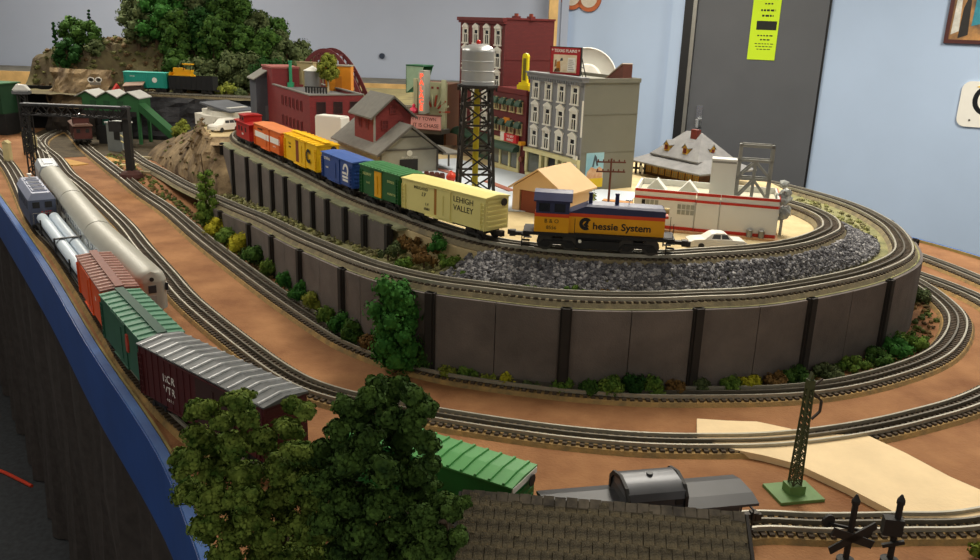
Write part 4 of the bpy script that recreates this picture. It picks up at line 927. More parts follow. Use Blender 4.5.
# tan open garage behind the cream car
p = gp(538, 214, .1757); m_tan = M('tan_plastic', '#cfae83', .55, var=.04)
b = thing('tan_garage', 'plain tan gabled garage shed behind the cream boxcar', 'shed', (p.x, p.y, GZ), math.radians(-35)); b.scale = (1.15,1.15,1.12)
MB().prism([(-.055,0),(-.040,0),(-.040,.042),(.040,.042),(.040,0),(.055,0),(.055,.046),(0,.082),(-.055,.046)], -.004, .004, 'y').build('front_wall', m_tan, b)
MB().box(-.055,-.050,.004,.10,0,.046).build('side_wall', m_tan, b); MB().box(.050,.055,.004,.10,0,.046).build('side_wall', m_tan, b)
MB().prism([(-.055,0),(.055,0),(.055,.046),(0,.082),(-.055,.046)], .096, .10, 'y').build('back_wall', m_tan, b)
for sx in (-1,1): MB().add([(sx*.062,-.010,.0425),(0,-.010,.0835),(0,.106,.0835),(sx*.062,.106,.0425),(sx*.062,-.010,.0455),(0,-.010,.0865),(0,.106,.0865),(sx*.062,.106,.0455)], [(0,1,2,3),(4,5,6,7),(0,1,5,4),(2,3,7,6),(0,3,7,4),(1,2,6,5)]).build('roof_panel', m_tan, b)
MB().box(-.038,-.002,-.0015,.001,0,.041).build('door', M('garage_door_brown', '#7a3a24', .6), b)
# telegraph pole
p = gp(608, 207, .1757); m_tp = M('pole_brown', '#5a2d20', .75)
b = thing('telegraph_pole', 'brown telegraph pole with two cross arms between garage and white building', 'pole', (p.x, p.y, GZ), math.radians(4))
MB().tube([(0,0,0),(0,0,.108)], [.0028,.0020], 8).build('pole', m_tp, b)
for z in (.079, .1): 
    ar = MB().box(-.032,.032,-.0016,.0016,z-.0015,z+.0015).build('cross_arm', m_tp, b)
    for k in range(6): MB().lathe([(.0012,z+.0015),(.0018,z+.004),(.0008,z+.006)], 6, (-.029+.0116*k,0,0)).build('insulator', m_tp, ar)
# ------------------------------------------------------------------ white building, depot, brick works
A = Vector((.282,1.645,0)); B = Vector((.545,1.575,0)); wl = (B-A).length; wa = math.atan2(B.y-A.y, B.x-A.x)
m_wp = M('white_plastic', '#dcdcd6', .5, var=.02, scale=10); m_rs = M('red_stripe', '#c2301f', .5)
b = thing('white_building', 'flat roofed white building with red stripes beside the track curve', 'building', (A.x, A.y, GZ), wa)
WH, WDp = .078, .125
MB().box(.002, wl-.002, .002, WDp, .004, WH-.012).build('walls', m_wp, b)
for k, (x0, x1) in enumerate(((0,.118),(.119,.164),(.165,wl))):
    yo = -.002 if k == 1 else 0
    MB().box(x0+.0004, x1-.0004, yo-.001, .003, .004, WH+.002).build('wall_panel', m_wp, b)
    for z, h in ((.004,.006),(WH-.017,.005),(WH-.003,.005)): MB().box(x0, x1, yo-.0022, .001, z, z+h).build('stripe', m_rs, b)
MB().box(wl-.003, wl+.001, 0, WDp, .004, WH+.002).box(-.001, .003, 0, WDp, .004, WH+.002).box(0, wl, WDp-.003, WDp, .004, WH+.002).build('parapet', m_wp, b)
for z, h in ((WH-.017,.005),(WH-.003,.005)): MB().box(wl, wl+.0022, 0, WDp, z, z+h).build('stripe', m_rs, b)
MB().box(.004, wl-.004, .004, WDp-.004, WH-.012, WH-.010).build('flat_roof', M('roof_putty', '#b7b39f', .8, var=.06), b)
for x in (.036, .100):
    q = MB().prism([(x-.020,WH-.010),(x+.020,WH-.010),(x,WH+.012)], .050, .090, 'y'); sk = q.build('skylight', M('skylight_frame', '#d9d8cf', .5), b)
    q = MB(); q.bar((x-.020,.048,WH-.009),(x,.048,WH+.013),.003).bar((x,.048,WH+.013),(x+.020,.048,WH-.009),.003).bar((x-.02,.048,WH-.009),(x+.02,.048,WH-.009),.003); q.build('skylight_gable', m_wp, sk)
MB().box(.140,.188,.045,.075,WH-.010,WH+.064).build('roof_block', m_wp, b); MB().box(.141,.187,.0445,.0455,WH+.056,WH+.060).build('block_louvre', M('louvre_grey', '#8d8c88', .6), b)
for (x0, n) in ((.014,4),(.084,4)):
    for k in range(n):
        for r in range(2 if x0 > .05 else 1):
            z = .046-.011*r if x0 > .05 else .050
            MB().box(x0+.0085*k, x0+.0068+.0085*k, -.0022, .001, z, z+.0088).build('window', M('pane_grey', '#9a9c92', .3) if (k or x0 > .05) else m_black, b)
MB().box(-.006, wl+.006, -.014, WDp+.004, 0, .004).build('base_slab', M('slab_brick', '#b78d66', .8, scale=50, hex2='#c79f78'), b)
for x in (wl-.048, wl-.026):
    p = b.matrix_basis @ Vector((x, -.008, .004)); o = MB().lathe([(.0055,0),(.0062,.012),(.0066,.0125),(.0066,.014),(.004,.0155),(.001,.016)], 12).build('trash_can', M('can_grey', '#8b8d8c', .45, .4), None, True, p)
    tag(o, 'grey dustbin at the white building, nearer its middle' if x < wl-.03 else 'grey dustbin at the right corner of the white building', 'bin', 'dustbins at the white building')
# grey steel frame tower on it
p = b.matrix_basis @ Vector((.222, .06, WH-.010)); t = thing('steel_frame', 'open grey steel truss frame on the white building roof', 'frame', p, wa+.02)
m_st = M('frame_grey', '#8f908c', .5, .2, var=.05); fw, fh = .033, .106
q = MB()
for sy in (-.012,.012):
    MB().box(-fw,-fw+.006,sy-.002,sy+.002,0,fh).build('post', m_st, t); MB().box(fw-.006,fw,sy-.002,sy+.002,0,fh).build('post', m_st, t)
    MB().box(-fw,fw,sy-.002,sy+.002,fh-.006,fh).box(-fw,fw,sy-.002,sy+.002,fh-.034,fh-.029).box(-fw,fw,sy-.002,sy+.002,fh*.34,fh*.34+.005).build('beam', m_st, t)
    MB().bar((0,sy,fh-.034),(-fw+.004,sy,fh*.4),.004).bar((0,sy,fh-.034),(fw-.004,sy,fh*.4),.004).bar((0,sy,fh-.034),(0,sy,0),.0045).bar((0,sy,fh*.34),(-fw+.004,sy,0),.004).bar((0,sy,fh*.34),(fw-.004,sy,0),.004).build('brace', m_st, t)
MB().box(-fw,-fw+.005,-.012,.012,fh-.005,fh-.001).box(fw-.005,fw,-.012,.012,fh-.005,fh-.001).build('tie_bar', m_st, t)
# clear plastic tree like object at the right corner
p = b.matrix_basis @ Vector((wl+.012, .05, 0)); 
o = MB(); 
for k in range(26):
    a = random.uniform(0, 6.28); z = .03+.075*random.random(); r = .013*(1-abs(z-.07)/.06); c = Vector((r*math.cos(a), r*math.sin(a), z)); rock(o, c, random.uniform(.005,.009), (1,1,1.5))
t = thing('frosted_shrub', 'clear frosted upright ornament behind the white building corner', 'ornament', (p.x, p.y, GZ))
o.build('crystal', M('frosted_clear', '#b9bdba', .3, var=.1, scale=90, trans=.35), t); MB().tube([(0,0,0),(0,0,.05)], .003, 8).build('stem', M('frosted_stem', '#9fa29f', .3), t)
# white saloon car
def car(name, label, loc, rz, mat, L=.105, Wd=.040, H=.030, kind='sedan', group=None):
    t = thing(name, label, 'car', loc, rz, group); h = Wd/2
    side = {'sedan': [(-.50,.16),(-.505,.42),(-.44,.58),(-.22,.62),(.20,.64),(.42,.58),(.50,.46),(.50,.16)], 'suv': [(-.5,.18),(-.5,.6),(-.48,.64),(.18,.64),(.46,.58),(.5,.46),(.5,.18)]}[kind]
    roof = {'sedan': [(-.25,.62),(-.15,.93),(-.08,1.0),(.06,1.0),(.12,.95),(.24,.63)], 'suv': [(-.48,.62),(-.44,.97),(-.38,1.0),(.08,1.0),(.24,.63)]}[kind]
    bd = MB(); n = len(side)
    for pts, hw, hw2, y in ((side, h, h*.93, 0),): 
        vs = []
        for s in (-1,1):
            for (x, z) in pts: vs.append((x*L, s*(hw if z < .5 else hw2), z*H))
        bd.add(vs, [(i, (i+1) % n, n+(i+1) % n, n+i) for i in range(n)] + [tuple(range(n)), tuple(range(n, 2*n))])
    bd.build('body', mat, t)
    n = len(roof); vs = []
    for s in (-1,1):
        for (x, z) in roof: vs.append((x*L, s*(h*.9 if z < .7 else h*.72), z*H))
    cbn = MB().add(vs, [(i, (i+1) % n, n+(i+1) % n, n+i) for i in range(n)] + [tuple(range(n)), tuple(range(n, 2*n))]).build('cabin', mat, t)
    for s in (-1,1):
        for (xa, xb) in ((-.19,-.05),(-.03,.12)) if kind == 'sedan' else ((-.44,-.27),(-.25,-.07),(-.05,.13)):
            MB().add([(xa*L, s*(h*.875), .67*H), (xb*L, s*(h*.875), .67*H), ((xb-.03 if xb > .1 else xb)*L, s*(h*.77), .92*H), ((xa+.05 if xa < -.1 and kind == 'sedan' else xa)*L, s*(h*.77), .92*H), (xa*L, s*(h*.83), .67*H), (xb*L, s*(h*.83), .67*H)], [(0,1,2,3),(0,1,5,4)]).build('window', M('car_glass', '#4a4c4e', .2), cbn)
    for sx in (-.31,.30):
        for s in (-1,1): MB().tube([(sx*L, s*h*.98-.003*s, .2*H),(sx*L, s*h*1.02, .2*H)], .2*H, 14).build('wheel', M('tyre_grey', '#2a2a2a', .7), t, True)
    MB().box(.5*L-.001,.5*L+.002,-h*.85,h*.85,.2*H,.3*H).box(-.5*L-.003,-.5*L+.001,-h*.85,h*.85,.2*H,.3*H).build('bumper', mat, t)
    return t
p = gp(716, 248, .1757); q0 = gp(690,247,.1757); q1 = gp(746,249,.1757)
car('toy_car', 'white classic saloon car parked in front of the white building', (p.x, p.y+.004, GZ), math.atan2((q0-q1).y,(q0-q1).x), M('car_white', '#e6e3da', .4, var=.02))
# depot
dp = thing('depot', 'old depot with grey hipped roof, dormers and red chimney', 'building', (.528, 2.245, GZ), math.radians(-57))
m_dr = M('depot_roof', '#7b7b7d', .85, scale=40, hex2='#8c8c8c'); m_dw = M('depot_wood', '#57371f', .7, var=.2, scale=60)
MB().box(-.10,.10,-.07,.07,0,.04).build('walls', m_dw, dp)
for k in range(8): 
    x = -.087+.025*k; plain_window(dp, x, .010, .015, .024, -.07, 0, M('depot_sash', '#b98a30', .6), M('depot_pane', '#8d7a45', .3))
def hip(x0, x1, y0, y1, z0, rx0, rx1, z1, ry=0, zt=.004):
    vs = [(x0,y0,z0),(x1,y0,z0),(x1,y1,z0),(x0,y1,z0),(rx0,ry,z1),(rx1,ry,z1),(x0,y0,z0-zt),(x1,y0,z0-zt),(x1,y1,z0-zt),(x0,y1,z0-zt)]
    return MB().add(vs, [(0,1,5,4),(1,2,5),(2,3,4,5),(3,0,4),(0,6,7,1),(1,7,8,2),(2,8,9,3),(3,9,6,0),(6,9,8,7)])
hip(-.132,.132,-.105,.105,.038,-.05,.05,.082).build('skirt_roof', m_dr, dp)
mr = hip(-.088,.088,-.070,.070,.060,-.028,.028,.124).build('main_roof', m_dr, dp)
for (x, y, z) in ((-.04,-.046,.078),(.028,-.046,.078)):
    d = MB().prism([(x-.008,z-.006),(x+.008,z-.006),(x+.008,z+.010),(x,z+.019),(x-.008,z+.010)], y-.012, y+.03, 'y').build('dormer', M('depot_ochre', '#c39a3c', .6), dp)
    MB().box(x-.0045,x+.0045,y-.0135,y-.0115,z-.003,z+.009).build('dormer_window', M('depot_red', '#6d2b22', .6), d)
    MB().prism([(x-.011,z+.008),(x,z+.020),(x+.011,z+.008),(x+.011,z+.010),(x,z+.0225),(x-.011,z+.010)], y-.014, y+.03, 'y').build('dormer_roof', m_dr, d)
d = MB().prism([(-.008,.072),(.008,.072),(.008,.088),(0,.097),(-.008,.088)], .03, .07, 'x').build('dormer', M('depot_ochre', '#c39a3c'), dp); MB().box(.0695,.0715,-.0045,.0045,.075,.087).build('dormer_window', M('depot_red', '#6d2b22'), d); MB().prism([(-.011,.086),(0,.098),(.011,.086),(.011,.088),(0,.1005),(-.011,.088)], .028, .072, 'x').build('dormer_roof', m_dr, d)
MB().box(.004,.024,-.018,-.002,.105,.132).build('chimney', M('depot_red', '#6d2b22'), dp)
# gray roofed row between depot and grey block
p = gy(640, 168, 2.3)
t = thing('dark_figure_group', 'dark iron railing with white tags left of the depot', 'railing', (p.x-.02, p.y, GZ), math.radians(-14))
for k in range(6): MB().box(-.03+.012*k,-.024+.012*k,-.003,.003,0,.045-.004*(k % 2)).build('upright', m_black, t)
MB().box(-.03,.04,-.004,-.003,.012,.018).box(-.03,.04,-.002,.002,.03,.034).build('rail', m_black, t)
for x in (-.012,.02): MB().box(x,x+.008,-.006,-.004,.006,.022).build('tag_plate', m_wht, t)

# brick factory
m_fbk = Mbrick('brick_factory', '#7c2124', '#6d1c20', '#5a181b')
bO = Vector((-.783,3.0,0)); ra = math.radians(-61)
FLN, FD, FH = .435, .175, .150
b = thing('brick_factory', 'long red brick factory with a flat grey roof behind the train', 'building', (bO.x, bO.y, GZ), ra)
MB().box(0, FLN, 0, .006, 0, FH).box(FLN-.006, FLN, .006, FD, 0, FH).box(0, FLN-.006, FD-.006, FD, 0, FH).box(0, .006, .006, FD-.006, 0, FH).build('walls', m_fbk, b)
m_frt = M('factory_roof_grey', '#6a6a6c', .85, var=.1, scale=30)
MB().box(.006, FLN-.006, .006, FD-.006, FH-.012, FH-.008).build('flat_roof', m_frt, b)
MB().box(-.002, FLN+.002, -.002, .008, FH, FH+.004).box(FLN-.008, FLN+.002, .008, FD, FH, FH+.004).box(-.002,FLN,FD-.008,FD+.002,FH,FH+.004).build('coping', M('coping_grey', '#77746f', .8), b)
for k in range(6):
    for z in (.095,.03): plain_window(b, .085+.044*k + .04, z, .014, .030, 0, 0, m_fbk, M('factory_pane', '#4a1518', .5), False)
for k in range(3):
    for z in (.095,.03): plain_window(b, FLN, z, .026, .034, .036+.054*k, PI/2, M('sash_dark', '#3b2022', .6), M('factory_pane_dark', '#2a1a1e', .3))
tb = MB().box(-.14, 0, 0, .095, 0, .205).build('tall_wing', m_fbk, b)
MB().box(-.142, .002, -.002, .097, .205, .211).build('wing_coping', M('coping_pinkish', '#9a5a55', .8), tb)
bM = b.matrix_basis
def onroof(px, py, z): q = gp(px, py, z); return q
# roof tank
RZ_ = GZ + FH - .008
p = gp(313, 91, RZ_); t = thing('roof_tank', 'silver roof tank with white conical cap on the brick factory', 'tank', (p.x, p.y, RZ_))
MB().lathe([(.027,.0),(.027,.066)], 22).build('drum', M('drum_silver', '#9b9c9a', .35, .6, var=.08), t, True)
MB().lathe([(.030,.066),(.030,.068),(.005,.080),(.003,.083)], 22).build('cap', M('cap_white', '#e4e4dd', .5), t, True)
p = gp(291, 87, RZ_); t = thing('green_stack', 'thin green vent stack on the brick factory roof', 'stack', (p.x, p.y, RZ_))
MB().box(-.010,.010,-.010,.010,0,.016).build('base', M('stack_green', '#2f8a63', .5), t); MB().lathe([(.006,.016),(.0055,.085),(.007,.086),(.007,.09)], 10).build('pipe', M('stack_green', '#2f8a63'), t, True)
p = gp(313, 92, RZ_); p = p + Vector((.02,-.045,0)); t = thing('roof_railing', 'black roof railing in front of the silver tank', 'railing', (p.x, p.y, RZ_), math.radians(-6))
for k in range(8): MB().box(-.034+.0098*k-.002,-.034+.0098*k+.002,-.002,.002,0,.018).build('baluster', m_black, t)
MB().box(-.038,.038,-.003,.003,.018,.021).build('top_rail', m_black, t)
p = gp(304, 88, RZ_) + Vector((0,.055,0)); t = thing('beige_hut', 'beige flat sided hut behind the silver roof tank', 'hut', (p.x, p.y, RZ_), math.radians(-20))
MB().box(-.032,.032,-.012,.012,0,.083).build('hut_walls', M('hut_beige', '#9c8f68', .75), t); MB().box(-.034,.034,-.014,.014,.083,.087).build('hut_cap', M('hut_beige_cap', '#8b8060', .75), t)
p = gp(339, 91, RZ_) + Vector((0,.02,0)); t = thing('orange_hut', 'orange box shaped hut on the right of the factory roof', 'hut', (p.x, p.y, RZ_), math.radians(-4))
MB().box(-.045,.043,-.02,.02,0,.082).build('hut_walls', M('hut_orange', '#c57d17', .6, var=.06), t); MB().box(-.047,.045,-.022,.022,.082,.086).build('hut_cap', M('hut_cap_grey', '#8d897c', .8), t)
MB().box(-.01,.012,-.0215,-.0195,0,.05).build('door', M('hut_door', '#a86714', .6), t)
# bowstring bridge behind
p = gp(331, 100, .19); br = thing('bowstring_bridge', 'dark red bowstring arch bridge behind the brick factory', 'bridge', (gy(329,92,3.25).x, 3.25, 0), math.radians(-6))
m_bb = M('bridge_oxide', '#5a2226', .6, var=.12); zb, span_, rise = .215, .150, .205
def arc(t_): return (-span_+2*span_*t_, zb+.02+rise*(1-(2*t_-1)**2))
for sy in (-.045,.045):
    q = MB(); q2 = MB()
    for k in range(20):
        a, c = arc(k/20), arc((k+1)/20); q.bar((a[0],sy,a[1]),(c[0],sy,c[1]),.008,.014); q.bar((a[0]*.9,sy,zb+(a[1]-zb)*.88),(c[0]*.9,sy,zb+(c[1]-zb)*.88),.005,.006)
    q.build('arch_rib', m_bb, br)
    for k in range(1,20):
        a = arc(k/20); MB().bar((a[0],sy,zb),(a[0],sy,a[1]),.006,.005).build('hanger', m_bb, br)
    MB().box(-span_-.01,span_+.01,sy-.004,sy+.004,zb-.012,zb+.006).build('bottom_chord', m_bb, br)
MB().box(-span_-.01,span_+.01,-.045,.045,zb-.006,zb-.002).build('deck', m_bb, br)
for k in range(4,17,3): a = arc(k/20); MB().bar((a[0],-.045,a[1]),(a[0],.045,a[1]),.004).build('top_strut', m_bb, br)
for sx in (-1,1): MB().box(sx*span_-.02,sx*span_+.02,-.05,.05,0,zb-.012).build('abutment', M('abutment_stone', '#6e675a', .9, var=.2), br)
# dark grey shed at left of factory
p = gp(250, 126, GZ); t = thing('dark_shed', 'tall dark grey shed with pale sloping roof left of the factory', 'building', (p.x-.0, p.y+.06, GZ), math.radians(-62))
hS = .165
MB().box(-.05,.05,0,.11,0,hS).build('walls', M('shed_slate', '#3f424b', .8, var=.1), t)
MB().prism([(-.008,hS-.004),(.055,hS+.034),(.118,hS-.004),(.118,hS),(.055,hS+.038),(-.008,hS)], -.056, .056, 'x').build('roof', M('shed_roof', '#84837c', .85, var=.1), t)
MB().prism([(0,hS),(.11,hS),(.055,hS+.033)], -.049, .049, 'x').build('gable', M('shed_slate', '#3f424b'), t)
MB().box(.049,.0515,.03,.08,.02,.07).build('door', M('shed_door', '#55575e', .8), t)
# white block behind the freight house
p = gp(331, 152, GZ); t = thing('white_block', 'plain white block standing between factory and freight house', 'block', (p.x, p.y+.03, GZ), math.radians(-25))
MB().prism(rrect(.092,.102,.004), -.022, .022, 'y').build('block', m_wp, t, False, (-.046,0,0)); MB().box(-.044,.044,-.02,.02,.102,.104).build('top_lid', m_wp, t)
# white plaster base with grey roof panel
p = gp(228, 116, GZ+.01); t = thing('plaster_base', 'rough white plaster base carrying a flat grey roof panel', 'ruin', (p.x, p.y, GZ), math.radians(-28)); t.scale = (1.15,1.15,1.3)
q = MB(); 
vs = []; n_ = 14
for a in range(n_):
    an = 2*PI*a/n_; r = .085*(1+.25*noise.noise(Vector((a*.7,3,1)))); vs.append((r*1.35*math.cos(an), r*.9*math.sin(an)))
q.prism(vs, -.02, .012); q.prism([(x*.85+.01,y*.8) for x, y in vs], .012, .026); q.build('plaster', M('plaster_white', '#d9d6cb', .85, var=.06, scale=50, bump=.5, bscale=120), t)
T = Matrix.Translation((.01,-.005,.034)) @ Matrix.Rotation(math.radians(8), 4, 'Y')
MB().box(-.068,.068,-.06,.06,0,.005, T).build('roof_panel', M('panel_grey', '#5b5f66', .8, var=.06), t); MB().box(-.05,.05,-.04,.04,.02,.036).build('core', m_wp, t)
p = gp(223, 131, GZ); car('toy_suv', 'white toy utility vehicle parked left of the red caboose', (p.x+.005, p.y, GZ), math.radians(-120), M('car_white', '#e6e3da'), .105, .048, .041, 'suv')
# theatre
p = gy(431, 120, 2.6); th = thing('movie_theatre', 'small cream movie theatre with pink marquee and upright sign', 'building', (p.x, p.y, GZ), math.radians(-20)); th.scale = (1.1,1.1,1.08)
m_tf = M('theatre_cream', '#b9bb98', .7, var=.05)
MB().box(-.046,.046,0,.10,0,.185).build('walls', M('theatre_brown', '#6d4221', .75, var=.08), th)
MB().box(-.048,.048,-.008,0,.06,.190).build('facade', m_tf, th); 
for x in (-.048,.036): MB().box(x,x+.012,-.014,-.008,.05,.198).build('pilaster', m_tf, th)
for k in range(4): MB().box(-.028+.016*k,-.022+.016*k,-.0095,-.008,.172,.178).build('tile', M('tile_red', '#8c3a36', .6), th)
mq = MB().prism([(-.056,-.045),(.05,-.045),(.058,0),(-.064,0)], .052, .064).build('marquee', M('marquee_grey', '#5a5650', .6), th)
MB().box(-.056,.050,-.048,-.044,.064,.102).build('sign_board', M('marquee_pink', '#d99a93', .6, var=.03), mq); MB().prism([(-.060,-.044),(-.056,-.046),(-.064,0),(-.068,0)], .064, .102).build('sign_side', M('marquee_pink', '#d99a93'), mq)
MB().box(-.058,.052,-.0495,-.043,.102,.105).box(-.058,.052,-.0495,-.043,.061,.064).build('sign_rim', M('marquee_brown', '#59372b', .6), mq)
m_mi = M('marquee_ink', '#5b2f2c', .6); lettering('IN MY TOWN', .013, m_mi, mq, (-.003,-.0483,.092)); lettering('IT IS CHASE', .015, m_mi, mq, (.006,-.0483,.074))
vg = MB().box(-.016,.000,-.046,-.008,.105,.222).build('upright_sign', M('sign_frame_grey', '#9a9d92', .5), th)
MB().box(-.0165,.0005,-.047,-.0455,.110,.218).build('sign_face', M('sign_pale', '#b3b5a8', .5), vg)
for k, ch in enumerate('PALACE'): lettering(ch, .019, Mglow('neon_red_%d' % k, '#ff5a3c', .9), vg, (-.008,-.0478,.207-.0172*k), bold=.0006)
for k in range(9):
    a = math.radians(5+19*k); MB().box(-.0022,.0022,-.002,.002,.016,.048, Matrix.Translation((.014,-.012,.108)) @ Matrix.Rotation(math.radians(90)-a, 4, 'Y')).build('fan_ray', M('fan_red', '#a8432a', .6) if k % 2 == 0 else m_tf, th)
MB().lathe([(.010,.0),(.013,.006),(.010,.013),(.004,.016),(.005,.022),(.001,.026)], 12, (-.036,-.035,.105)).build('pink_lamp', M('lamp_pink', '#e0405c', .4), th, True)
MB().box(-.04,.04,-.003,.001,0,.052).build('entrance', m_black, th)
# green hopper box behind theatre
p = gy(420, 85, 2.95); t = thing('green_canopy', 'green square canopy box on a post behind the theatre', 'canopy', (p.x, p.y, GZ), math.radians(-30))
t.scale = (.75,.75,1); zt = gy(421,66,2.95).z - GZ; m_gc = M('canopy_green', '#1f5a3c', .6); m_gcl = M('canopy_pale_green', '#8fae95', .6)
MB().box(-.05,-.046,-.04,.04,zt-.09,zt).build('side_panel', m_gc, t); MB().prism([(-.05,zt-.09),(.02,zt-.05),(.045,zt),(-.05,zt)], -.04, -.036, 'y').build('front_panel', m_gcl, t); MB().box(-.05,.046,-.042,.042,zt,zt+.004).build('top_panel', m_gc, t)
MB().prism([(-.05,zt-.09),(.02,zt-.05),(.045,zt),(-.05,zt)], .036, .04, 'y').build('back_panel', m_gc, t); MB().box(-.03,-.02,-.005,.005,0,zt-.05).build('post', m_black, t)
# ------------------------------------------------------------------ foliage helpers
def Mleaf(name, h1, h2, scale=45): return M(name, h1, .9, var=.2, scale=scale, hex2=h2, spec=.15)
lf_dark = Mleaf('leaf_dark', '#23401a', '#4c6b2c'); lf_mid = Mleaf('leaf_mid', '#3a5a22', '#72893a'); lf_yel = Mleaf('leaf_yellow', '#8a8a1e', '#c0b63a'); lf_olive = Mleaf('leaf_olive', '#5e6a26', '#8f9440')
lf_deep = Mleaf('leaf_deep', '#12300f', '#2c5222'); lf_grey = Mleaf('leaf_grey', '#3c4a2c', '#66704a'); lf_rust = Mleaf('leaf_rust', '#5a4327', '#86683c'); lf_bright = Mleaf('leaf_bright', '#23501f', '#467a34')
m_trunk = M('bark_brown', '#4b3a28', .9, var=.25, scale=60)
def rnd_dir():
    while True:
        v = Vector((random.uniform(-1,1), random.uniform(-1,1), random.uniform(-1,1)))
        if .05 < v.length < 1: return v.normalized()
def clump(mb, c, r, n, fl, sq=(1,1,1)):
    c = Vector(c); core = r*.74
    mb.add([c + Vector((x*core*sq[0]*random.uniform(.85,1.15), y*core*sq[1]*random.uniform(.85,1.15), z*core*sq[2]*random.uniform(.85,1.15))) for x, y, z in ico], icf)
    for _ in range(n):
        d = rnd_dir(); p = c + Vector((d.x*sq[0], d.y*sq[1], d.z*sq[2]))*r*random.uniform(.72,1.06)
        t = d.cross(rnd_dir()); 
        if t.length < .1: continue
        t.normalize(); nn = (d + rnd_dir()*.7).normalized(); b = nn.cross(t).normalized(); s = fl*random.uniform(.6,1.3)
        mb.add([p - t*s, p + b*s*.8 + nn*s*.2, p + t*s, p - b*s*.8 - nn*s*.2], [(0,1,2),(0,2,3)])
def shrub(name, label, loc, w, h, mat, group=None, n=7, fl=.0028, cat='bush', dens=60, depth=None, stem=True):
    t = thing(name, label, cat, loc, random.uniform(0,.6), group); mb = MB(); d = depth or w
    for k in range(n):
        a = random.uniform(0, 6.28); rr = math.sqrt(random.random())
        x, y = rr*math.cos(a)*w*.36, rr*math.sin(a)*d*.36; z = h*(.28+.5*random.random()*(1-rr*.6)); r = min(w, h)*random.uniform(.24,.38)
        clump(mb, (x, y, max(z, r*.8)), r, dens, fl)
    mb.build('foliage', mat, t)
    if stem: MB().tube([(0,0,-.002),(0,0,h*.4)], [.002,.0012], 6).build('stem', m_trunk, t)
    return t
def tree(name, label, loc, h, w, mat, group=None, n=14, fl=.006, dens=70, trunk=.25, cat='tree', shape='round', tm=None, spread=1.0):
    t = thing(name, label, cat, loc, random.uniform(0,6), group); mb = MB(); z0 = h*trunk
    for k in range(n):
        f = (k+.5)/n; z = z0 + (h-z0)*(.12+.80*f)
        env = {'round': math.sin(PI*(.16+.78*f))**.7, 'cone': (1-f)*1.05+.05, 'egg': math.sin(PI*(.25+.65*f))**.8}[shape]
        a = k*2.4 + random.uniform(-.5,.5); rr = env*w*.5*random.uniform(.25,.72)*spread; r = w*random.uniform(.17,.25)*(.55+.45*env)
        clump(mb, (rr*math.cos(a), rr*math.sin(a), z), r, dens, fl, (1,1,.85))
    mb.build('foliage', mat, t)
    MB().tube([(0,0,-.004),(.002,0,h*.35),(0,.001,h*.8)], [w*.045, w*.035, w*.012], 8).build('trunk', tm or m_trunk, t)
    return t

# ------------------------------------------------------------------ bushes at the wall foot
GB = 'bushes along the foot of the retaining wall'
bushes = [ # px, py, width, height, leaf, label
 (206,236,.04,.05,lf_mid,'small green bush at the shallow start of the retaining wall'),
 (216,243,.05,.045,lf_yel,'yellow green bush at the shallow start of the retaining wall'),
 (227,251,.05,.045,lf_mid,'green bush just right of the first yellow bush by the wall'),
 (238,259,.045,.05,lf_yel,'second yellow bush along the wall from the far end'),
 (252,268,.05,.05,lf_dark,'dark bush in front of the third wall post'),
 (266,278,.05,.05,lf_mid,'mid green bush between the far wall posts'),
 (281,288,.06,.05,lf_bright,'bright green leafy bush below the middle wall posts'),
 (296,298,.06,.055,lf_bright,'largest bright leafy bush beside the middle wall post'),
 (309,304,.045,.045,lf_olive,'olive yellow bush in the middle of the wall planting'),
 (322,314,.06,.05,lf_mid,'leafy green bush left of the last short wall bay'),
 (336,322,.06,.05,lf_bright,'broad leafy bush at the foot of the fifth post'),
 (350,330,.05,.045,lf_dark,'dark low bush left of the tall corner shrub'),
 (364,340,.04,.035,lf_rust,'dry brown bush left of the tall corner shrub'),
 (380,347,.04,.035,lf_yel,'bright yellow bush below the tall corner shrub'),
 (403,351,.055,.05,lf_deep,'deep green bush in front of the tall corner shrub'),
 (420,358,.05,.045,lf_dark,'dark bush at the left end of the tall wall'),
 (443,367,.06,.025,lf_olive,'low olive ground cover at the left end of the tall wall'),
 (468,370,.06,.026,lf_mid,'low green ground cover left of the yellow tuft'),
 (489,373,.05,.022,lf_olive,'low olive ground cover touching the yellow tuft'),
 (506,374,.025,.026,lf_yel,'small yellow tuft in front of the tall wall'),
 (526,377,.05,.018,lf_grey,'thin grey green ground cover right of the yellow tuft'),
 (568,386,.05,.028,lf_mid,'low green bush in front of the first tall wall post'),
 (590,387,.055,.030,lf_dark,'low dark bush right of the first tall wall post'),
 (612,388,.06,.038,lf_mid,'green bush left of the dark middle bush'),
 (632,387,.055,.048,lf_deep,'tallest dark bush in the middle of the tall wall'),
 (654,389,.055,.034,lf_mid,'green bush right of the dark middle bush'),
 (676,391,.05,.026,lf_rust,'dry brown low plant left of the second tall post'),
 (704,391,.05,.026,lf_grey,'grey green low plant right of the second tall post'),
 (730,390,.05,.028,lf_mid,'green low plant left of the yellow tuft near the mast'),
 (755,390,.035,.026,lf_yel,'yellow tuft near the lattice mast top'),
 (778,389,.045,.024,lf_rust,'dry low plant right of the yellow tuft near the mast'),
 (800,386,.05,.032,lf_dark,'dark bush behind the lattice mast top'),
 (826,383,.05,.024,lf_grey,'grey green low plant right of the lattice mast'),
 (850,378,.05,.026,lf_mid,'green low plant left of the last curved posts'),
 (872,372,.05,.030,lf_dark,'dark low bush between the last curved posts'),
 (890,362,.055,.036,lf_bright,'bright green bush at the right curve of the wall'),
 (903,350,.055,.036,lf_mid,'green bush beyond the last visible wall post'),
 (913,338,.05,.034,lf_grey,'grey green bush at the far right of the wall')]
WALLPTS = [(pD.off(i, -.075).xy, pD.off(i,-.052).xy, pC.p[int(pC.near(pD.p[i])/pC.step)].xy) for i in range(0, pD.n, 6)]
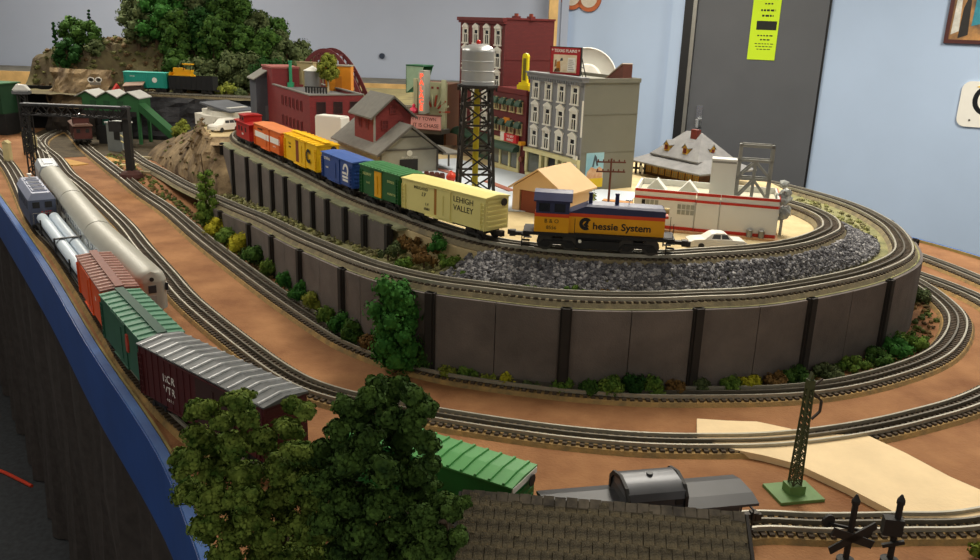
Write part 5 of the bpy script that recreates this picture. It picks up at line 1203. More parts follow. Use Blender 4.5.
for px, py, w, h, mt, lab in bushes:
    q = gp(px, py, 0).xy
    i = min(range(30, int(pD.n*.8)), key=lambda i_: abs(px_of(pD.off(i_, -.055, -pD.p[i_].z+h*.4))[0]-px)); k = int(pC.near(pD.off(i, -.05))/pC.step)
    a = pD.off(i, -.041).xy; b = pC.p[k].xy; gap = max(.012, (a-b).length - .032)
    c = a + (b-a).normalized()*min(gap*.5, .035); ww = min(w, gap*1.6+.012); hh = h*(1.25 if px < 420 else 1.1)
    t = shrub('bush', lab, (c.x, c.y, 0), ww*1.25, hh, mt, GB, 11, .0026, 'bush', 95)
i = min(range(30, int(pD.n*.8)), key=lambda i_: abs(px_of(pD.off(i_, -.060, -pD.p[i_].z+.08))[0]-397)); c = pD.off(i, -.064)
t = thing('tall_shrub', 'tall dense green shrub covering the bend of the retaining wall', 'shrub', (c.x, c.y, 0)); mb = MB()
for k in range(26):
    f = k/25; a = k*2.4; r = .030*(1-.25*f); rr = .030*random.uniform(.4,1)*(1 if f < .7 else .6)
    clump(mb, (rr*math.cos(a)*1.2, rr*math.sin(a)*.8, .02+.128*f), r*random.uniform(.7,.95), 110, .0036)
mb.build('foliage', lf_bright, t); MB().tube([(0,0,-.002),(0,0,.1)], [.004,.002], 8).build('stem', m_trunk, t)
# upper bank plants
for px, py, z, w, h, mt, lab in ((398,252,.15,.06,.035,lf_grey,'grey green plant at the end of the upper wall'),(410,246,.16,.06,.03,lf_rust,'rust coloured plant on the bank below the green boxcar'),(425,252,.155,.06,.03,lf_rust,'rust coloured plant on the bank left of the gravel'),(438,248,.165,.07,.035,lf_bright,'green leafy plant on the bank below the cream boxcar'),(424,264,.148,.05,.03,lf_rust,'dry plant just above the raised track bend'),(448,262,.155,.05,.025,lf_mid,'green plant at the left edge of the gravel'),(407,266,.142,.05,.03,lf_mid,'green plant behind the tall corner shrub'),(388,256,.14,.045,.025,lf_grey,'pale plant below the last upper wall post'),(462,276,.146,.035,.016,lf_mid,'tiny green tuft on the gravel toe, leftmost'),(530,290,.145,.03,.018,lf_mid,'tiny green tuft on the gravel toe below the cab'),(575,291,.145,.04,.016,lf_mid,'tiny green tuft on the gravel toe below the locomotive'),(605,293,.145,.035,.012,lf_rust,'tiny brown tuft on the gravel toe')):
    p = gp(px, py, z); shrub('bank_plant', lab, (p.x, p.y, z-.006), w, h, mt, 'plants on the bank', 6, .0028, 'plant', 60)
# grass verge along the right curve of the terrace
mb = MB(); mb2 = MB()
for t_ in terr:
    i, j, k, row = t_
    for _ in range(9 if k < .5 or row[0].y > 1.72 else 0):
        s = random.random(); p = row[2].lerp(row[4], s)
        if (row[2]-row[4]).length > .3: continue
        if random.random() < .55: clump(mb if random.random() < .5 else mb2, p + Vector((0,0,.002)), random.uniform(.005,.012), 14, .0026, (1,1,.75))
    if k > .6 and row[0].y < 1.75 and random.random() < .0: pass
o = mb.build('mossy_verge', M('moss_olive', '#767a4a', .95, scale=60, hex2='#a29f68')); tag(o, 'olive moss clumps growing along the raised track verge', 'moss'); o['kind'] = 'stuff'
o = mb2.build('dry_verge', M('moss_dry', '#5d5a3c', .95, scale=60, hex2='#85805a')); tag(o, 'dull dry scrub mixed into the raised track verge', 'scrub'); o['kind'] = 'stuff'
# sapling by the cliff
p = pD.off(min(range(30, int(pD.n*.6)), key=lambda i_: abs(px_of(pD.off(i_, -.048, -pD.p[i_].z+.08))[0]-206)), -.048)
t = thing('sapling', 'slim leafy sapling in front of the rocky cliff', 'tree', (p.x, p.y, 0)); mb = MB()
for k in range(16): f = k/15; a = k*2.1; clump(mb, (.022*math.cos(a)*(1-f*.5), .022*math.sin(a)*(1-f*.5), .02+.13*f), .021*(1-.45*f), 70, .0032)
mb.build('foliage', lf_mid, t); MB().tube([(0,0,-.002),(0,0,.12),(-.006,0,.20)], [.0035,.002,.0012], 6).build('stem', m_trunk, t)

# ------------------------------------------------------------------ rocky cliff at the left end of the town
lineD = [i for i in range(pD.n) if 2.42 < pD.p[i].y < 3.34][::3]
N = len(lineD); rows = 22; mb = MB(); vs = []
top = [Vector((-1.0,3.34)), Vector((-1.02,3.15)), Vector((-1.02,2.95)), Vector((-.95,2.75)), Vector((-.885,2.62)), Vector((-.86,2.54))]
def topat(t):
    x = t*(len(top)-1); k = min(int(x), len(top)-2); return top[k].lerp(top[k+1], x-k)
for a, i in enumerate(lineD):
    t = a/(N-1); q = topat(t); base = pD.off(i, .05, -.004)
    for r in range(rows):
        s = r/(rows-1); c = Vector((base.x+(q.x-base.x)*s, base.y+(q.y-base.y)*s, 0))
        hmp = .085*math.exp(-((t-.50)/.17)**2)*math.sin(PI*min(1, s*1.05))
        z = base.z + (.176-base.z)*(s**.62) + hmp; nz = (noise.noise(Vector((c.x*14, c.y*14, z*14)))*.022 + noise.noise(Vector((c.x*38, c.y*38, z*38)))*.024)*math.sin(PI*s*.94+.15)
        vs.append(c + Vector((nz*.8, nz*.5, z+nz*.9-c.z)))
mb.add(vs, [(a*rows+r, a*rows+r+1, (a+1)*rows+r+1, (a+1)*rows+r) for a in range(N-1) for r in range(rows-1)])
tag_cliff = [tuple(v) for v in vs]
m_rockb = M('rock_brown', '#4c3c2d', .95, scale=14, hex2='#a08a68', bump=.8, bscale=90)
tag(mb.build('rock_cliff', m_rockb), 'brown rocky cliff at the left end of the town', 'rock')

# ------------------------------------------------------------------ mountain at the back left
def lerp_tab(tab, x):
    if x <= tab[0][0]: return tab[0][1]
    for (a, b), (c, d) in zip(tab, tab[1:]):
        if x <= c: return b + (d-b)*(x-a)/(c-a)
    return tab[-1][1]
MTX = [(-2.27,0),(-2.235,.13),(-2.15,.18),(-2.0,.2),(-1.85,.23),(-1.65,.30),(-1.42,.29),(-1.25,.18),(-1.12,.08),(-1.0,.02),(-.9,0)]
SH = .185
def mz(x, y):
    st_ = sm(-1.75,-1.95,x) if x < -1.75 else 0; g = sm(4.10-.04*st_, 4.42-.24*st_, y + .05*noise.noise(Vector((x*3,1,1)))); n_ = noise.noise(Vector((x*7,y*7,0)))*.03 + noise.noise(Vector((x*17,y*17,5)))*.02 + noise.noise(Vector((x*40,y*40,9)))*.014
    return SH + lerp_tab(MTX, x)*g + n_*(.2+g)
nx, ny = 110, 60; vs = []
for a in range(nx+1):
    for c in range(ny+1): x = -2.3+1.42*a/nx; y = 3.86+1.1*c/ny; vs.append((x, y, max(SH-.004, mz(x, y)) if y > 4.06 else SH-.002 + .004*noise.noise(Vector((x*20,y*20,0)))))
mb = MB().add(vs, [(a*(ny+1)+c, (a+1)*(ny+1)+c, (a+1)*(ny+1)+c+1, a*(ny+1)+c+1) for a in range(nx) for c in range(ny)])
tag(mb.build('mountain', M('mountain_earth', '#463a2c', .95, scale=8, hex2='#6b6444', bump=.8, bscale=60)), 'brown earthen model mountain at the back left', 'mountain')
# front rock faces of the shelf
def rockface(name, label, pts, z0, z1, mat, depth=.05, amp=.03, ncol=26, nrow=9, over=0):
    P_ = [Vector(p) for p in pts]; vs = []
    for a in range(ncol+1):
        x = a/ncol*(len(P_)-1); k = min(int(x), len(P_)-2); q = P_[k].lerp(P_[k+1], x-k)
        for r in range(nrow+1):
            s = r/nrow; z = z0+(z1-z0)*s; n_ = noise.noise(Vector((q.x*13+5, z*13, q.y*9)))*amp + noise.noise(Vector((q.x*31, z*31, q.y*9)))*amp*.45
            vs.append((q.x+n_*.4, q.y - depth*(1-s) + over*s - abs(n_)*1.2, z))
    return tag(MB().add(vs, [(a*(nrow+1)+r, (a+1)*(nrow+1)+r, (a+1)*(nrow+1)+r+1, a*(nrow+1)+r+1) for a in range(ncol) for r in range(nrow)]).build(name, mat), label, 'rock')
rockface('rock_outcrop', 'black coal coloured rock face below the gondola track', ((-1.78,3.88),(-1.4,3.86),(-1.15,3.8),(-1.02,3.5),(-1.0,3.3)), -.002, .187, M('rock_black', '#17171a', .7, scale=20, hex2='#34343a', bump=.7, bscale=70), .06)
rockface('rock_outcrop', 'brown craggy rock outcrop at the far left of the mountain', ((-2.10,3.98),(-2.04,3.90),(-1.95,3.87),(-1.78,3.88)), .12, .29, m_rockb, -.02, .05, 26, 9, .12)
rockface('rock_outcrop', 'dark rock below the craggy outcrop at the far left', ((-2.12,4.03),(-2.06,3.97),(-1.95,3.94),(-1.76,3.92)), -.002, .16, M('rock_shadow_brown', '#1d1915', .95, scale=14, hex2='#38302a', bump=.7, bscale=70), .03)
tag(MB().box(-3.0,-2.07,4.07,4.09,0,.20).build('black_backdrop', M('backdrop_black', '#0f1011', .95, var=.2)), 'black backdrop panel at the far left below the pine board', 'panel')
# scrub on the mountain and the cliff
mb = MB(); mb2 = MB(); rs_ = random.Random(9)
for _ in range(420):
    x = rs_.uniform(-2.22,-1.05); y = rs_.uniform(4.08,4.35); clump(mb if rs_.random() < .6 else mb2, (x, y, mz(x, y)+.002), rs_.uniform(.008,.022), 16, .0055, (1,1,.7))
CL = tag_cliff
for _ in range(170):
    v = CL[rs_.randrange(len(CL))]; clump(mb if rs_.random() < .5 else mb2, (v[0], v[1], v[2]+.002), rs_.uniform(.004,.010), 12, .003, (1,1,.7))
o = mb.build('hillside_scrub', M('scrub_olive', '#4a4d2a', .95, scale=30, hex2='#757444')); tag(o, 'olive scrub scattered over the mountain and cliff', 'scrub'); o['kind'] = 'stuff'
o = mb2.build('hillside_bracken', M('scrub_brown', '#4d3b28', .95, scale=30, hex2='#77603e')); tag(o, 'brown bracken scattered over the mountain and cliff', 'scrub'); o['kind'] = 'stuff'
# low ground cover between the wall and its nearest track
mb = MB(); mb2 = MB()
for i in range(40, int(pD.n*.8), 2):
    k = int(pC.near(pD.off(i,-.06))/pC.step); a = pD.off(i,-.042); b = pC.p[k]; gap = (a.xy-b.xy).length - .036
    if gap < .006 or gap > .2: continue
    d_ = (b.xy-a.xy).normalized()
    for _ in range(2):
        q = a.xy + d_*rs_.uniform(0, min(gap, .06)); clump(mb if rs_.random() < .6 else mb2, (q.x, q.y, .003), rs_.uniform(.004,.010), 12, .0026, (1,1,.8))
o = mb.build('ground_cover', M('cover_green', '#3d4f24', .95, scale=30, hex2='#6d7a3a')); tag(o, 'low green ground cover along the retaining wall foot', 'ground cover'); o['kind'] = 'stuff'
o = mb2.build('leaf_litter', M('cover_brown', '#4f4029', .95, scale=30, hex2='#7d6a42')); tag(o, 'brown leaf litter along the retaining wall foot', 'ground cover'); o['kind'] = 'stuff'
# forest
GT = 'trees of the mountain forest'
ft = [(lf_deep,'deep green'), (lf_dark,'dark green'), (lf_grey,'grey green'), (lf_bright,'bright green')]
places = []
rr_ = random.Random(3)
cols = 8
for r, (yy, zadd) in enumerate(((4.16,0),(4.28,0),(4.42,0),(4.6,0))):
    for k in range(cols):
        x = -1.83 + .73*k/(cols-1) + rr_.uniform(-.03,.03) + .04*(r % 2); y = yy + rr_.uniform(-.04,.04)
        if r == 0 and (x < -1.55): continue
        places.append((x, y, k))
pos_w = ['at the left edge', 'left of the middle', 'in the middle', 'right of the middle', 'at the right edge']; row_w = ['front row', 'second row', 'third row', 'back row']
ordw = ['leftmost', 'second from the left', 'third from the left', 'fourth from the left', 'fifth from the left', 'sixth from the left', 'seventh from the left', 'rightmost']
rowof = lambda y: 0 if y < 4.215 else 1 if y < 4.35 else 2 if y < 4.51 else 3
rank = {}
for rr0 in range(4):
    for i_, q_ in enumerate(sorted((x, y) for x, y, k in places if rowof(y) == rr0)): rank[q_] = i_
for (x, y, k) in places:
    r = rowof(y)
    kind = 3 if -1.78 < x < -1.58 and r < 3 else rr_.choice([0,1,1,2])
    h = rr_.uniform(.23,.28) if r else rr_.uniform(.16,.20)
    tree('forest_tree', f'{ft[kind][1]} forest tree, {ordw[rank[(x,y)]]} in the {row_w[r]} of the mountain forest', (x, y, mz(x, y)-.012), h, rr_.uniform(.19,.23), ft[kind][0], GT, 16, .0075, 90, .04)
for x, y, h, w, mt, lab in ((-2.05,4.12,.15,.18,lf_deep,'dark tree on the craggy outcrop, nearest the edge'),(-1.97,4.2,.14,.16,lf_dark,'dark green tree right of the craggy outcrop'),(-2.08,4.26,.17,.17,lf_dark,'dark green tree behind the craggy outcrop'),(-1.92,4.14,.09,.09,lf_grey,'grey green small tree above the ring ornament'),(-1.84,4.5,.13,.12,lf_bright,'bright green tree on the saddle left of the forest')):
    tree('outcrop_tree', lab, (x, y, mz(x, y)-.01), h, w, mt, 'trees on the rocky outcrop', 10, .008, 60, .12)
for x, y, h, lab in ((-2.02,4.32,.20,'slim dark conifer standing behind the outcrop trees'),(-2.14,4.2,.15,'slim leaning conifer left on the outcrop')):
    tree('conifer', lab, (x, y, mz(x, y)-.01), h, .04, lf_deep, None, 9, .006, 40, .1, 'tree', 'cone')
for px, py, Yy, w, h, mt, lab in ((226,86,3.98,.11,.085,lf_olive,'large olive bush right of the black gondola'),(213,83,4.02,.06,.07,lf_olive,'small olive bush behind the black gondola'),(240,88,4.0,.06,.06,lf_grey,'grey green bush left of the dark shed'),(205,70,4.12,.08,.07,lf_grey,'grey green bush above the gondola'),(283,64,4.3,.07,.05,lf_grey,'grey bush beyond the arch bridge')):
    p = gy(px, py, Yy); z = SH-.004 if Yy < 4.1 else mz(p.x, p.y)-.01
    if px == 283: z = p.z - .02
    shrub('hill_bush', lab, (p.x, p.y, z), w, h, mt, 'bushes below the forest', 8, .005, 'bush', 70)
# right continuation of the shelf behind the town
tag(MB().prism([(-1.02,3.36),(-.4,3.36),(-.2,3.6),(-.2,4.9),(-1.0,4.9),(-1.0,3.9)], -.001, .178).build('rear_shelf', M('shelf_olive', '#6c6446', .95, scale=12, hex2='#8d8358')), 'olive ground behind the factory and the shed', 'terrain')
pF = Path([(-1.79,3.99,SH-.001),(-1.5,3.965,SH-.001),(-1.1,3.91,SH-.001),(-.6,3.80,SH-.001),(-.3,3.72,SH-.001)])
track(pF, 'hillside track carrying the teal boxcar and gondola', m_cork2, .032)
m_te = M('teal_paint', '#1f9183', .5, var=.05)
s = pF.near((gy(151,88,4.0).x, 4.0)); t = boxcar(pF, s, .205, 'teal boxcar on the hillside track', .066, m_te, M('teal_roof', '#2aa293', .5), m_te, doorx=(-.03,.01), W=.056, group='hillside train')
MB().disc((.045,-.0284,.056),(0,1,0),.012,.001,16).build('oval_herald', m_white, t); side_text(t, 'NYC', .007, .045, .056, m_black, name='herald_text'); side_text(t, 'SYSTEM', .007, -.06, .07, m_white)
s2 = s + .205/2 + .012 + .105; Lg = .21
t = on_track(pF, s2, Lg, 'gondola', 'black gondola carrying a yellow bulldozer', 'train car', 'hillside train')
MB().box(-Lg/2,Lg/2,-.028,.028,.020,.025).build('floor_deck', m_black, t)
for sy in (-1,1): MB().box(-Lg/2,Lg/2,sy*.028-.001,sy*.028+.001,.02,.080).build('side', M('gondola_black', '#1a1a1d', .6), t)
for sx in (-1,1): MB().box(sx*Lg/2-.001,sx*Lg/2+.001,-.028,.028,.02,.080).build('end', M('gondola_black', '#1a1a1d'), t)
for k in range(9):
    for sy in (-1,1): MB().box(-Lg/2+.006+.0247*k,-Lg/2+.0095+.0247*k,sy*.029-.0015,sy*.029+.0015,.02,.078).build('side_rib', M('gondola_black', '#1a1a1d'), t)
MB().box(-.06,.06,-.02,.02,.025,.064).build('load_planks', M('timber_dark', '#3a2f27', .8), t)
trucks(t, Lg)
bz = t.matrix_basis @ Vector((-.044,0,.064)); d = thing('toy_bulldozer', 'yellow toy bulldozer loaded on the black gondola', 'bulldozer', bz, t.rotation_euler.z+PI); d.scale = (1.35,1.0,1.25)
m_dz = M('dozer_yellow', '#dca20d', .5, var=.06)
for sy in (-1,1): MB().prism([(-.034,.004),(-.028,0),(.028,0),(.034,.004),(.034,.012),(.028,.017),(-.028,.017),(-.034,.012)], sy*.018-.006, sy*.018+.006, 'y').build('track', m_dz, d)
MB().box(-.03,.03,-.012,.012,.010,.026).build('chassis', m_dz, d); MB().box(-.002,.034,-.011,.011,.026,.040).build('engine_hood', m_dz, d); MB().box(-.032,-.004,-.013,.013,.026,.034).build('seat_box', m_dz, d)
q = MB()
for x in (-.03,-.005):
    for y in (-.012,.012): q.bar((x,y,.034),(x,y,.052),.002)
q.build('cab_posts', m_black, d); MB().box(-.034,-.001,-.015,.015,.052,.056).build('cab_roof', m_dz, d); MB().prism([(.040,0),(.044,.0),(.046,.010),(.043,.024),(.040,.024),(.0425,.010)], -.027, .027, 'y').build('blade', m_dz, d); MB().lathe([(.002,.04),(.002,.05)], 8, (.02,0,0)).build('exhaust', m_black, d)
# shed, tent, rings
p = gy(135, 92, 3.92); t = thing('trackside_shed', 'small dark brown shed with tan roof in front of the teal boxcar', 'shed', (p.x, 3.915, SH-.004), math.radians(8))
MB().box(-.038,.038,-.02,.02,0,.046).build('walls', M('shed_brown', '#453630', .8), t); MB().add([(-.044,-.026,.044),(.044,-.026,.050),(.044,.026,.062),(-.044,.026,.056),(-.044,-.026,.048),(.044,-.026,.054),(.044,.026,.066),(-.044,.026,.060)], [(0,1,2,3),(4,5,6,7),(0,1,5,4),(1,2,6,5),(2,3,7,6),(3,0,4,7)]).build('roof', M('shed_roof_tan', '#8f7566', .8), t); MB().box(-.01,.008,-.021,-.019,0,.03).build('door', m_black, t)
p = gy(117, 86, 3.95); t = thing('red_tent', 'small red peaked tent beside the dark brown shed', 'tent', (p.x, 3.94, SH-.004), math.radians(30))
MB().prism([(-.032,0),(.032,0),(.004,.052)], -.032, .032, 'y').build('canvas', M('tent_red', '#b3261f', .7), t); MB().prism([(-.008,0),(.008,0),(.001,.026)], -.0335, -.031, 'y').build('flap', M('tent_dark', '#6d1815', .7), t)
p = gy(95, 83, 3.86); t = thing('ring_ornament', 'pair of white rings with dark centres on the rock', 'ornament', (p.x, p.y, p.z), math.radians(10)); t.scale = (.75,.75,.62)
for x in (-.021,.021):
    q = MB(); q.tube([(x+.017*math.cos(2*PI*k/20), 0, .022+.017*math.sin(2*PI*k/20)) for k in range(21)], .0026, 6); q.build('ring', m_white, t); MB().disc((x,.003,.022),(0,1,0),.008,.003,12).build('hub', m_black, t); MB().disc((x,.006,.022),(0,1,0),.016,.002,16).build('backing', M('ring_back', '#5a5348', .8), t)
MB().box(-.03,.03,-.004,.012,-.014,.006).build('stand', M('ring_stand', '#7a7266', .8), t)
# coal tipple
m_tg = M('tipple_green', '#25562f', .65, var=.1); m_tr = M('tipple_roof', '#a9aaa6', .7, var=.05)
p = gy(108, 100, 3.70); t = thing('coal_tipple', 'green coal tipple with zigzag pale roof and sloping chute', 'structure', (p.x, 3.70, 0), math.radians(-4))
zr = .196
for k in range(3):
    x = -.115+.094*k; MB().prism([(x-.002,zr),(x+.047,zr+.026),(x+.096,zr),(x+.096,zr+.004),(x+.047,zr+.030),(x-.002,zr+.004)], -.06, .06, 'y').build('roof_gable', m_tr, t)
    MB().prism([(x,zr),(x+.047,zr+.025),(x+.094,zr)], -.05, -.046, 'y').build('gable_panel', m_tg, t)
MB().box(-.09,.165,-.05,.05,zr-.055,zr).build('bin_walls', m_tg, t)
for x in (-.085,-.02,.045,.11,.155):
    for y in (-.045,.045): MB().box(x-.006,x+.006,y-.006,y+.006,0,zr-.055).build('leg', m_tg if x > .1 else m_black, t)
MB().box(-.09,.16,-.05,.05,zr-.075,zr-.055).build('crossbeam', m_black, t)
for x in (-.04,.02,.08): MB().box(x-.014,x+.014,-.0515,-.049,zr-.045,zr-.012).build('hatch', M('hatch_dark_green', '#1c4427', .7), t)
MB().bar((.16,-.03,zr-.03),(.36,-.10,.03),.04,.03).build('chute', m_tg, t)
MB().box(-.02,.06,-.07,-.05,0,.08).build('dark_bay', m_black, t)
p = gy(119, 135, 3.45); t = thing('grey_hut', 'narrow grey trackside hut under the coal tipple', 'hut', (gp(118,152,0).x, gp(118,152,0).y+.03, 0), math.radians(-20))
MB().box(-.038,.038,-.03,.03,0,.115).build('walls', M('hut_grey', '#6f7473', .75, var=.06), t); MB().box(-.042,.042,-.034,.034,.115,.120).build('roof', M('hut_roof_pale', '#b4b7b4', .7), t); MB().box(.0,.03,-.0315,-.0295,.05,.095).build('window', m_black, t)
# signal gantry
Lp, Rp = Vector((-1.588,2.87,0)), Vector((-1.245,2.855,0)); gdir = (Rp-Lp).normalized()
t = thing('signal_gantry', 'black lattice signal gantry spanning the back left tracks', 'gantry', Lp, math.atan2(gdir.y, gdir.x)); gl = (Rp-Lp).length
def lattice(mb, x0, z0, x1, z1, w, n, axis):
    for sy in (-w,w):
        if axis == 'z':
            for sx in (-w,w): mb.bar((x0+sx,sy,z0),(x0+sx,sy,z1),.004)
        else:
            for sz in (-w,w): mb.bar((x0,sy,z0+sz),(x1,sy,z0+sz),.005)
    for k in range(n):
        s0, s1 = k/n, (k+1)/n; f = 1 if k % 2 else -1
        for sy in (-w,w):
            if axis == 'z': mb.bar((x0-f*w,sy,z0+(z1-z0)*s0),(x0+f*w,sy,z0+(z1-z0)*s1),.003)
            else: mb.bar((x0+(x1-x0)*s0,sy,z0-f*w),(x0+(x1-x0)*s1,sy,z0+f*w),.003)
    return mb
lattice(MB(), 0, 0, 0, .24, .011, 10, 'z').build('post', m_black, t); MB().box(gl-.011,gl+.011,-.011,.011,0,.25).build('post', m_black, t)
lattice(MB(), -.01, .226, gl+.012, .226, .016, 14, 'x').build('beam', m_black, t)
MB().box(-.012,gl+.012,-.014,.014,.246,.248).build('walkway', M('walkway_grey', '#54565a', .6), t)
MB().box(gl-.055,gl-.012,-.018,-.008,.165,.20).build('signal_head', m_black, t); MB().lathe([(.036,0),(.04,.010),(.036,.022),(.026,.030),(.012,.034)], 14, (gl,0,0)).build('pedestal', M('pedestal_maroon', '#3f1f1a', .8, var=.3), t)
t = thing('signal_tower', 'black lattice signal tower with white lamp box at the far left', 'signal', (-1.835,3.30,0), .2)
lattice(MB(), 0, 0, 0, .235, .013, 9, 'z').build('lattice_post', m_black, t)
MB().box(-.03,.03,-.02,.02,.235,.246).build('platform', M('walkway_grey', '#54565a'), t); MB().prism([(-.03,.25),(.03,.25),(.016,.268),(-.012,.272)], -.015, .015, 'y').box(-.026,.026,-.013,.013,.246,.25).build('lamp_box', M('lamp_white', '#d0d0cc', .4), t)
# green trackside building at the left border
t = thing('corrugated_shed', 'dark green corrugated shed at the left border of the picture', 'building', (-2.43,3.84,-.02), math.radians(-8))
MB().box(-.2,.24,-.03,.09,.115,.245).build('walls', M('shed_green', '#183c24', .7, var=.08), t)
for k in range(14): MB().box(-.195+.0315*k,-.183+.0315*k,-.034,-.03,.117,.243).build('wall_rib', M('shed_green', '#1f4a2c'), t)
MB().box(-.21,.25,-.04,.1,.245,.25).build('roof', M('shed_green_roof', '#2c5a38', .7), t); MB().box(-.2,.24,-.02,.08,.02,.115).build('dark_base', m_black, t)
# small lineside things
for px, py, h, lab in ((9,163,.075,'cream lineside post nearest the left border'),(34,150,.055,'cream lineside post right of the small signal')):
    p = gp(px, py, 0); o = MB().box(-.011,.011,-.011,.011,0,h).prism([(-.013,h),(.013,h),(0,h+.01)], -.013, .013, 'y').build('lineside_post', M('post_cream', '#b9ac7f', .7), None, False, p); tag(o, lab, 'post', 'cream lineside posts')
p = gp(28, 152, 0); t = thing('dwarf_signal', 'small black two lamp signal beside the silver train', 'signal', p, .3)
MB().box(-.014,.014,-.008,.008,.0,.075).build('case', m_black, t)
for z in (.028,.055): MB().disc((0,-.009,z),(0,1,0),.007,.004,12).build('lens', M('lens_cream', '#d6cfa0', .3), t)
p = gp(153, 157, 0); car('toy_pickup', 'white toy car parked at the foot of the green chute', (p.x+.06, p.y+.04, 0), math.radians(-12), M('car_pale', '#c6c8c8', .4), .11, .044, .030, 'sedan')
p = gp(163, 146, 0); tree('olive_tree', 'round olive tree beside the green chute', (p.x+.12, p.y-.1, 0), .13, .085, lf_olive, None, 11, .005, 70, .25)
p = gp(127, 168, 0); t = thing('semaphore', 'cream lineside semaphore beside the gantry leg', 'signal', gp(129,166,0))
MB().box(-.004,.004,-.004,.004,0,.11).build('mast', M('semaphore_cream', '#c9bd85', .6), t); MB().bar((0,-.003,.1),(-.02,-.003,.115),.006,.003).bar((0,-.003,.08),(-.02,-.003,.093),.006,.003).build('arms', M('semaphore_cream', '#c9bd85'), t)
MB().box(-.03,.03,-.012,.012,0,.006).build('foot', M('semaphore_cream', '#c9bd85'), t)
for k, (px, py, lab) in enumerate(((70,163,'tan crossing board between the far left tracks, left one'),(108,160,'tan crossing board beside the gantry leg'))):
    p = gp(px, py, 0); tag(MB().box(-.075,.075,-.03,.03,0,.004).build('crossing_board', M('board_tan', '#b98f4e', .85, var=.12), None, False, p), lab, 'board', 'tan crossing boards').rotation_euler = (0,0,math.radians(-35))
for k, (px, py) in enumerate(((130,160),(127,168),(135,176))):
    p = gp(px, py, 0); o = tag(MB().box(-.04,.04,-.006,.006,0,.008).build('timber_stack', M('timber_pale', '#a89a78', .8, var=.15), None, False, (p.x+.03, p.y+.05, 0)), ('pale timber baulk by the gantry leg, farthest', 'pale timber baulk by the gantry leg, middle one', 'pale timber baulk by the gantry leg, nearest')[k], 'timber', 'timber baulks by the gantry'); o.rotation_euler = (0,0,math.radians(-20))
# maroon car on the wall foot track, end on
s = pC.near(gp(79,147,0).xy) - .06; L = .17
t = on_track(pC, s, L, 'caboose', 'maroon caboose facing the viewer at the back left', 'train car'); t.scale = (1.15,1.15,1.15)
m_mr = M('caboose_maroon', '#4a2420', .5, var=.12)
MB().box(-L/2+.014,L/2-.01,-.03,.03,.02,.066).build('body', m_mr, t); MB().prism([(-.034,.066),(-.034,.068),(-.02,.074),(.02,.074),(.034,.068),(.034,.066)], -L/2, L/2, 'x').build('roof', M('caboose_roof_brown', '#6e5348', .45), t)
cq = MB().box(.0,.05,-.026,.026,.07,.094).build('cupola', m_mr, t); MB().prism([(-.03,.094),(-.018,.1),(.018,.1),(.03,.094)], -.004, .054, 'x').build('cupola_roof', M('caboose_roof_brown', '#6e5348'), cq); MB().lathe([(.006,.1),(.006,.106),(.002,.108)], 10, (.025,0,0)).build('lamp', M('chrome_plate', '#c9ccce'), cq)
for y in (-.015,.015): MB().box(L/2-.011,L/2-.009,y-.006,y+.006,.042,.056).build('end_window', m_black, t)
MB().box(-L/2,L/2,-.029,.029,.016,.02).build('platform', m_black, t); trucks(t, L)
p = gp(94,138,0); t = thing('teal_cabin', 'small teal cabin beside the maroon caboose', 'hut', (p.x+.04, p.y+.05, 0), math.radians(-30))
MB().box(-.03,.03,-.03,.03,0,.085).build('walls', M('cabin_teal', '#2b6a5c', .7), t); MB().box(-.034,.034,-.034,.034,.085,.09).build('roof', m_black, t)
# ------------------------------------------------------------------ trees in the town
p = gp(329, 92, RZ_); tree('rooftop_tree', 'round olive tree standing on the brick factory roof', (p.x, p.y-.012, RZ_), .128, .080, lf_olive, None, 22, .0034, 130, .28, tm=M('trunk_pale', '#b8ac8c', .8))
p = gp(580, 212, GZ); shrub('garage_bush', 'olive bush behind the tan garage', (p.x+.012, p.y+.09, GZ), .06, .055, lf_olive, None, 9, .003, 'bush', 90)

# ------------------------------------------------------------------ tan road plate crossing the middle track
rd = [gp(x, y, .0105) for x, y in ((697,418),(726,420),(757,421),(790,428),(806,434),(866,434),(905,452),(950,476),(1010,502),(1010,517),(905,517),(848,487),(796,463),(765,455),(735,449),(697,437))]
MBt = MB().prism([(p.x, p.y) for p in rd], 0.0005, .0097)
tag(MBt.build('road_plate', M('plywood_tan', '#e6cda2', .75, scale=16, var=.07, bump=.15, bscale=200)), 'pale tan wooden road plate crossing the middle track', 'road')

# ------------------------------------------------------------------ green lattice mast
p = gp(793, 494, 0); ms = thing('lattice_mast', 'green lattice mast on a square base near the tan road', 'mast', (p.x, p.y, 0), math.radians(12))
m_gm = M('mast_green', '#5f8048', .55, var=.1); m_gd = M('mast_dark_green', '#3f4628', .6, var=.15)
MB().box(-.030,.030,-.023,.023,0,.004).build('base_plate', m_gm, ms); MB().box(-.011,.011,-.009,.009,.004,.015).build('plinth', m_gm, ms)
hm = .146
def mp(sx, sy, z): w = .0056+(.0034-.0056)*(z-.015)/(hm-.015); return Vector((sx*w, sy*w, z))
for sx in (-1,1):
    for sy in (-1,1): MB().bar(mp(sx,sy,.015), mp(sx,sy,hm), .0017).build('upright', m_gd, ms)
q = MB(); nb = 14
for k in range(nb):
    z0 = .015+(hm-.015)*k/nb; z1 = .015+(hm-.015)*(k+1)/nb
    for A_, B_ in (((-1,-1),(1,-1)),((1,-1),(1,1)),((1,1),(-1,1)),((-1,1),(-1,-1))): q.bar(mp(*A_,z0), mp(*B_,z1), .0012).bar(mp(*B_,z0), mp(*A_,z1), .0012)
o = q.build('lacing', m_gd, ms)
MB().box(-.0042,.0042,-.0042,.0042,hm,hm+.012).prism([(-.003,hm+.012),(.003,hm+.012),(0,hm+.022)], -.003, .003, 'y').build('cap', m_gd, ms)
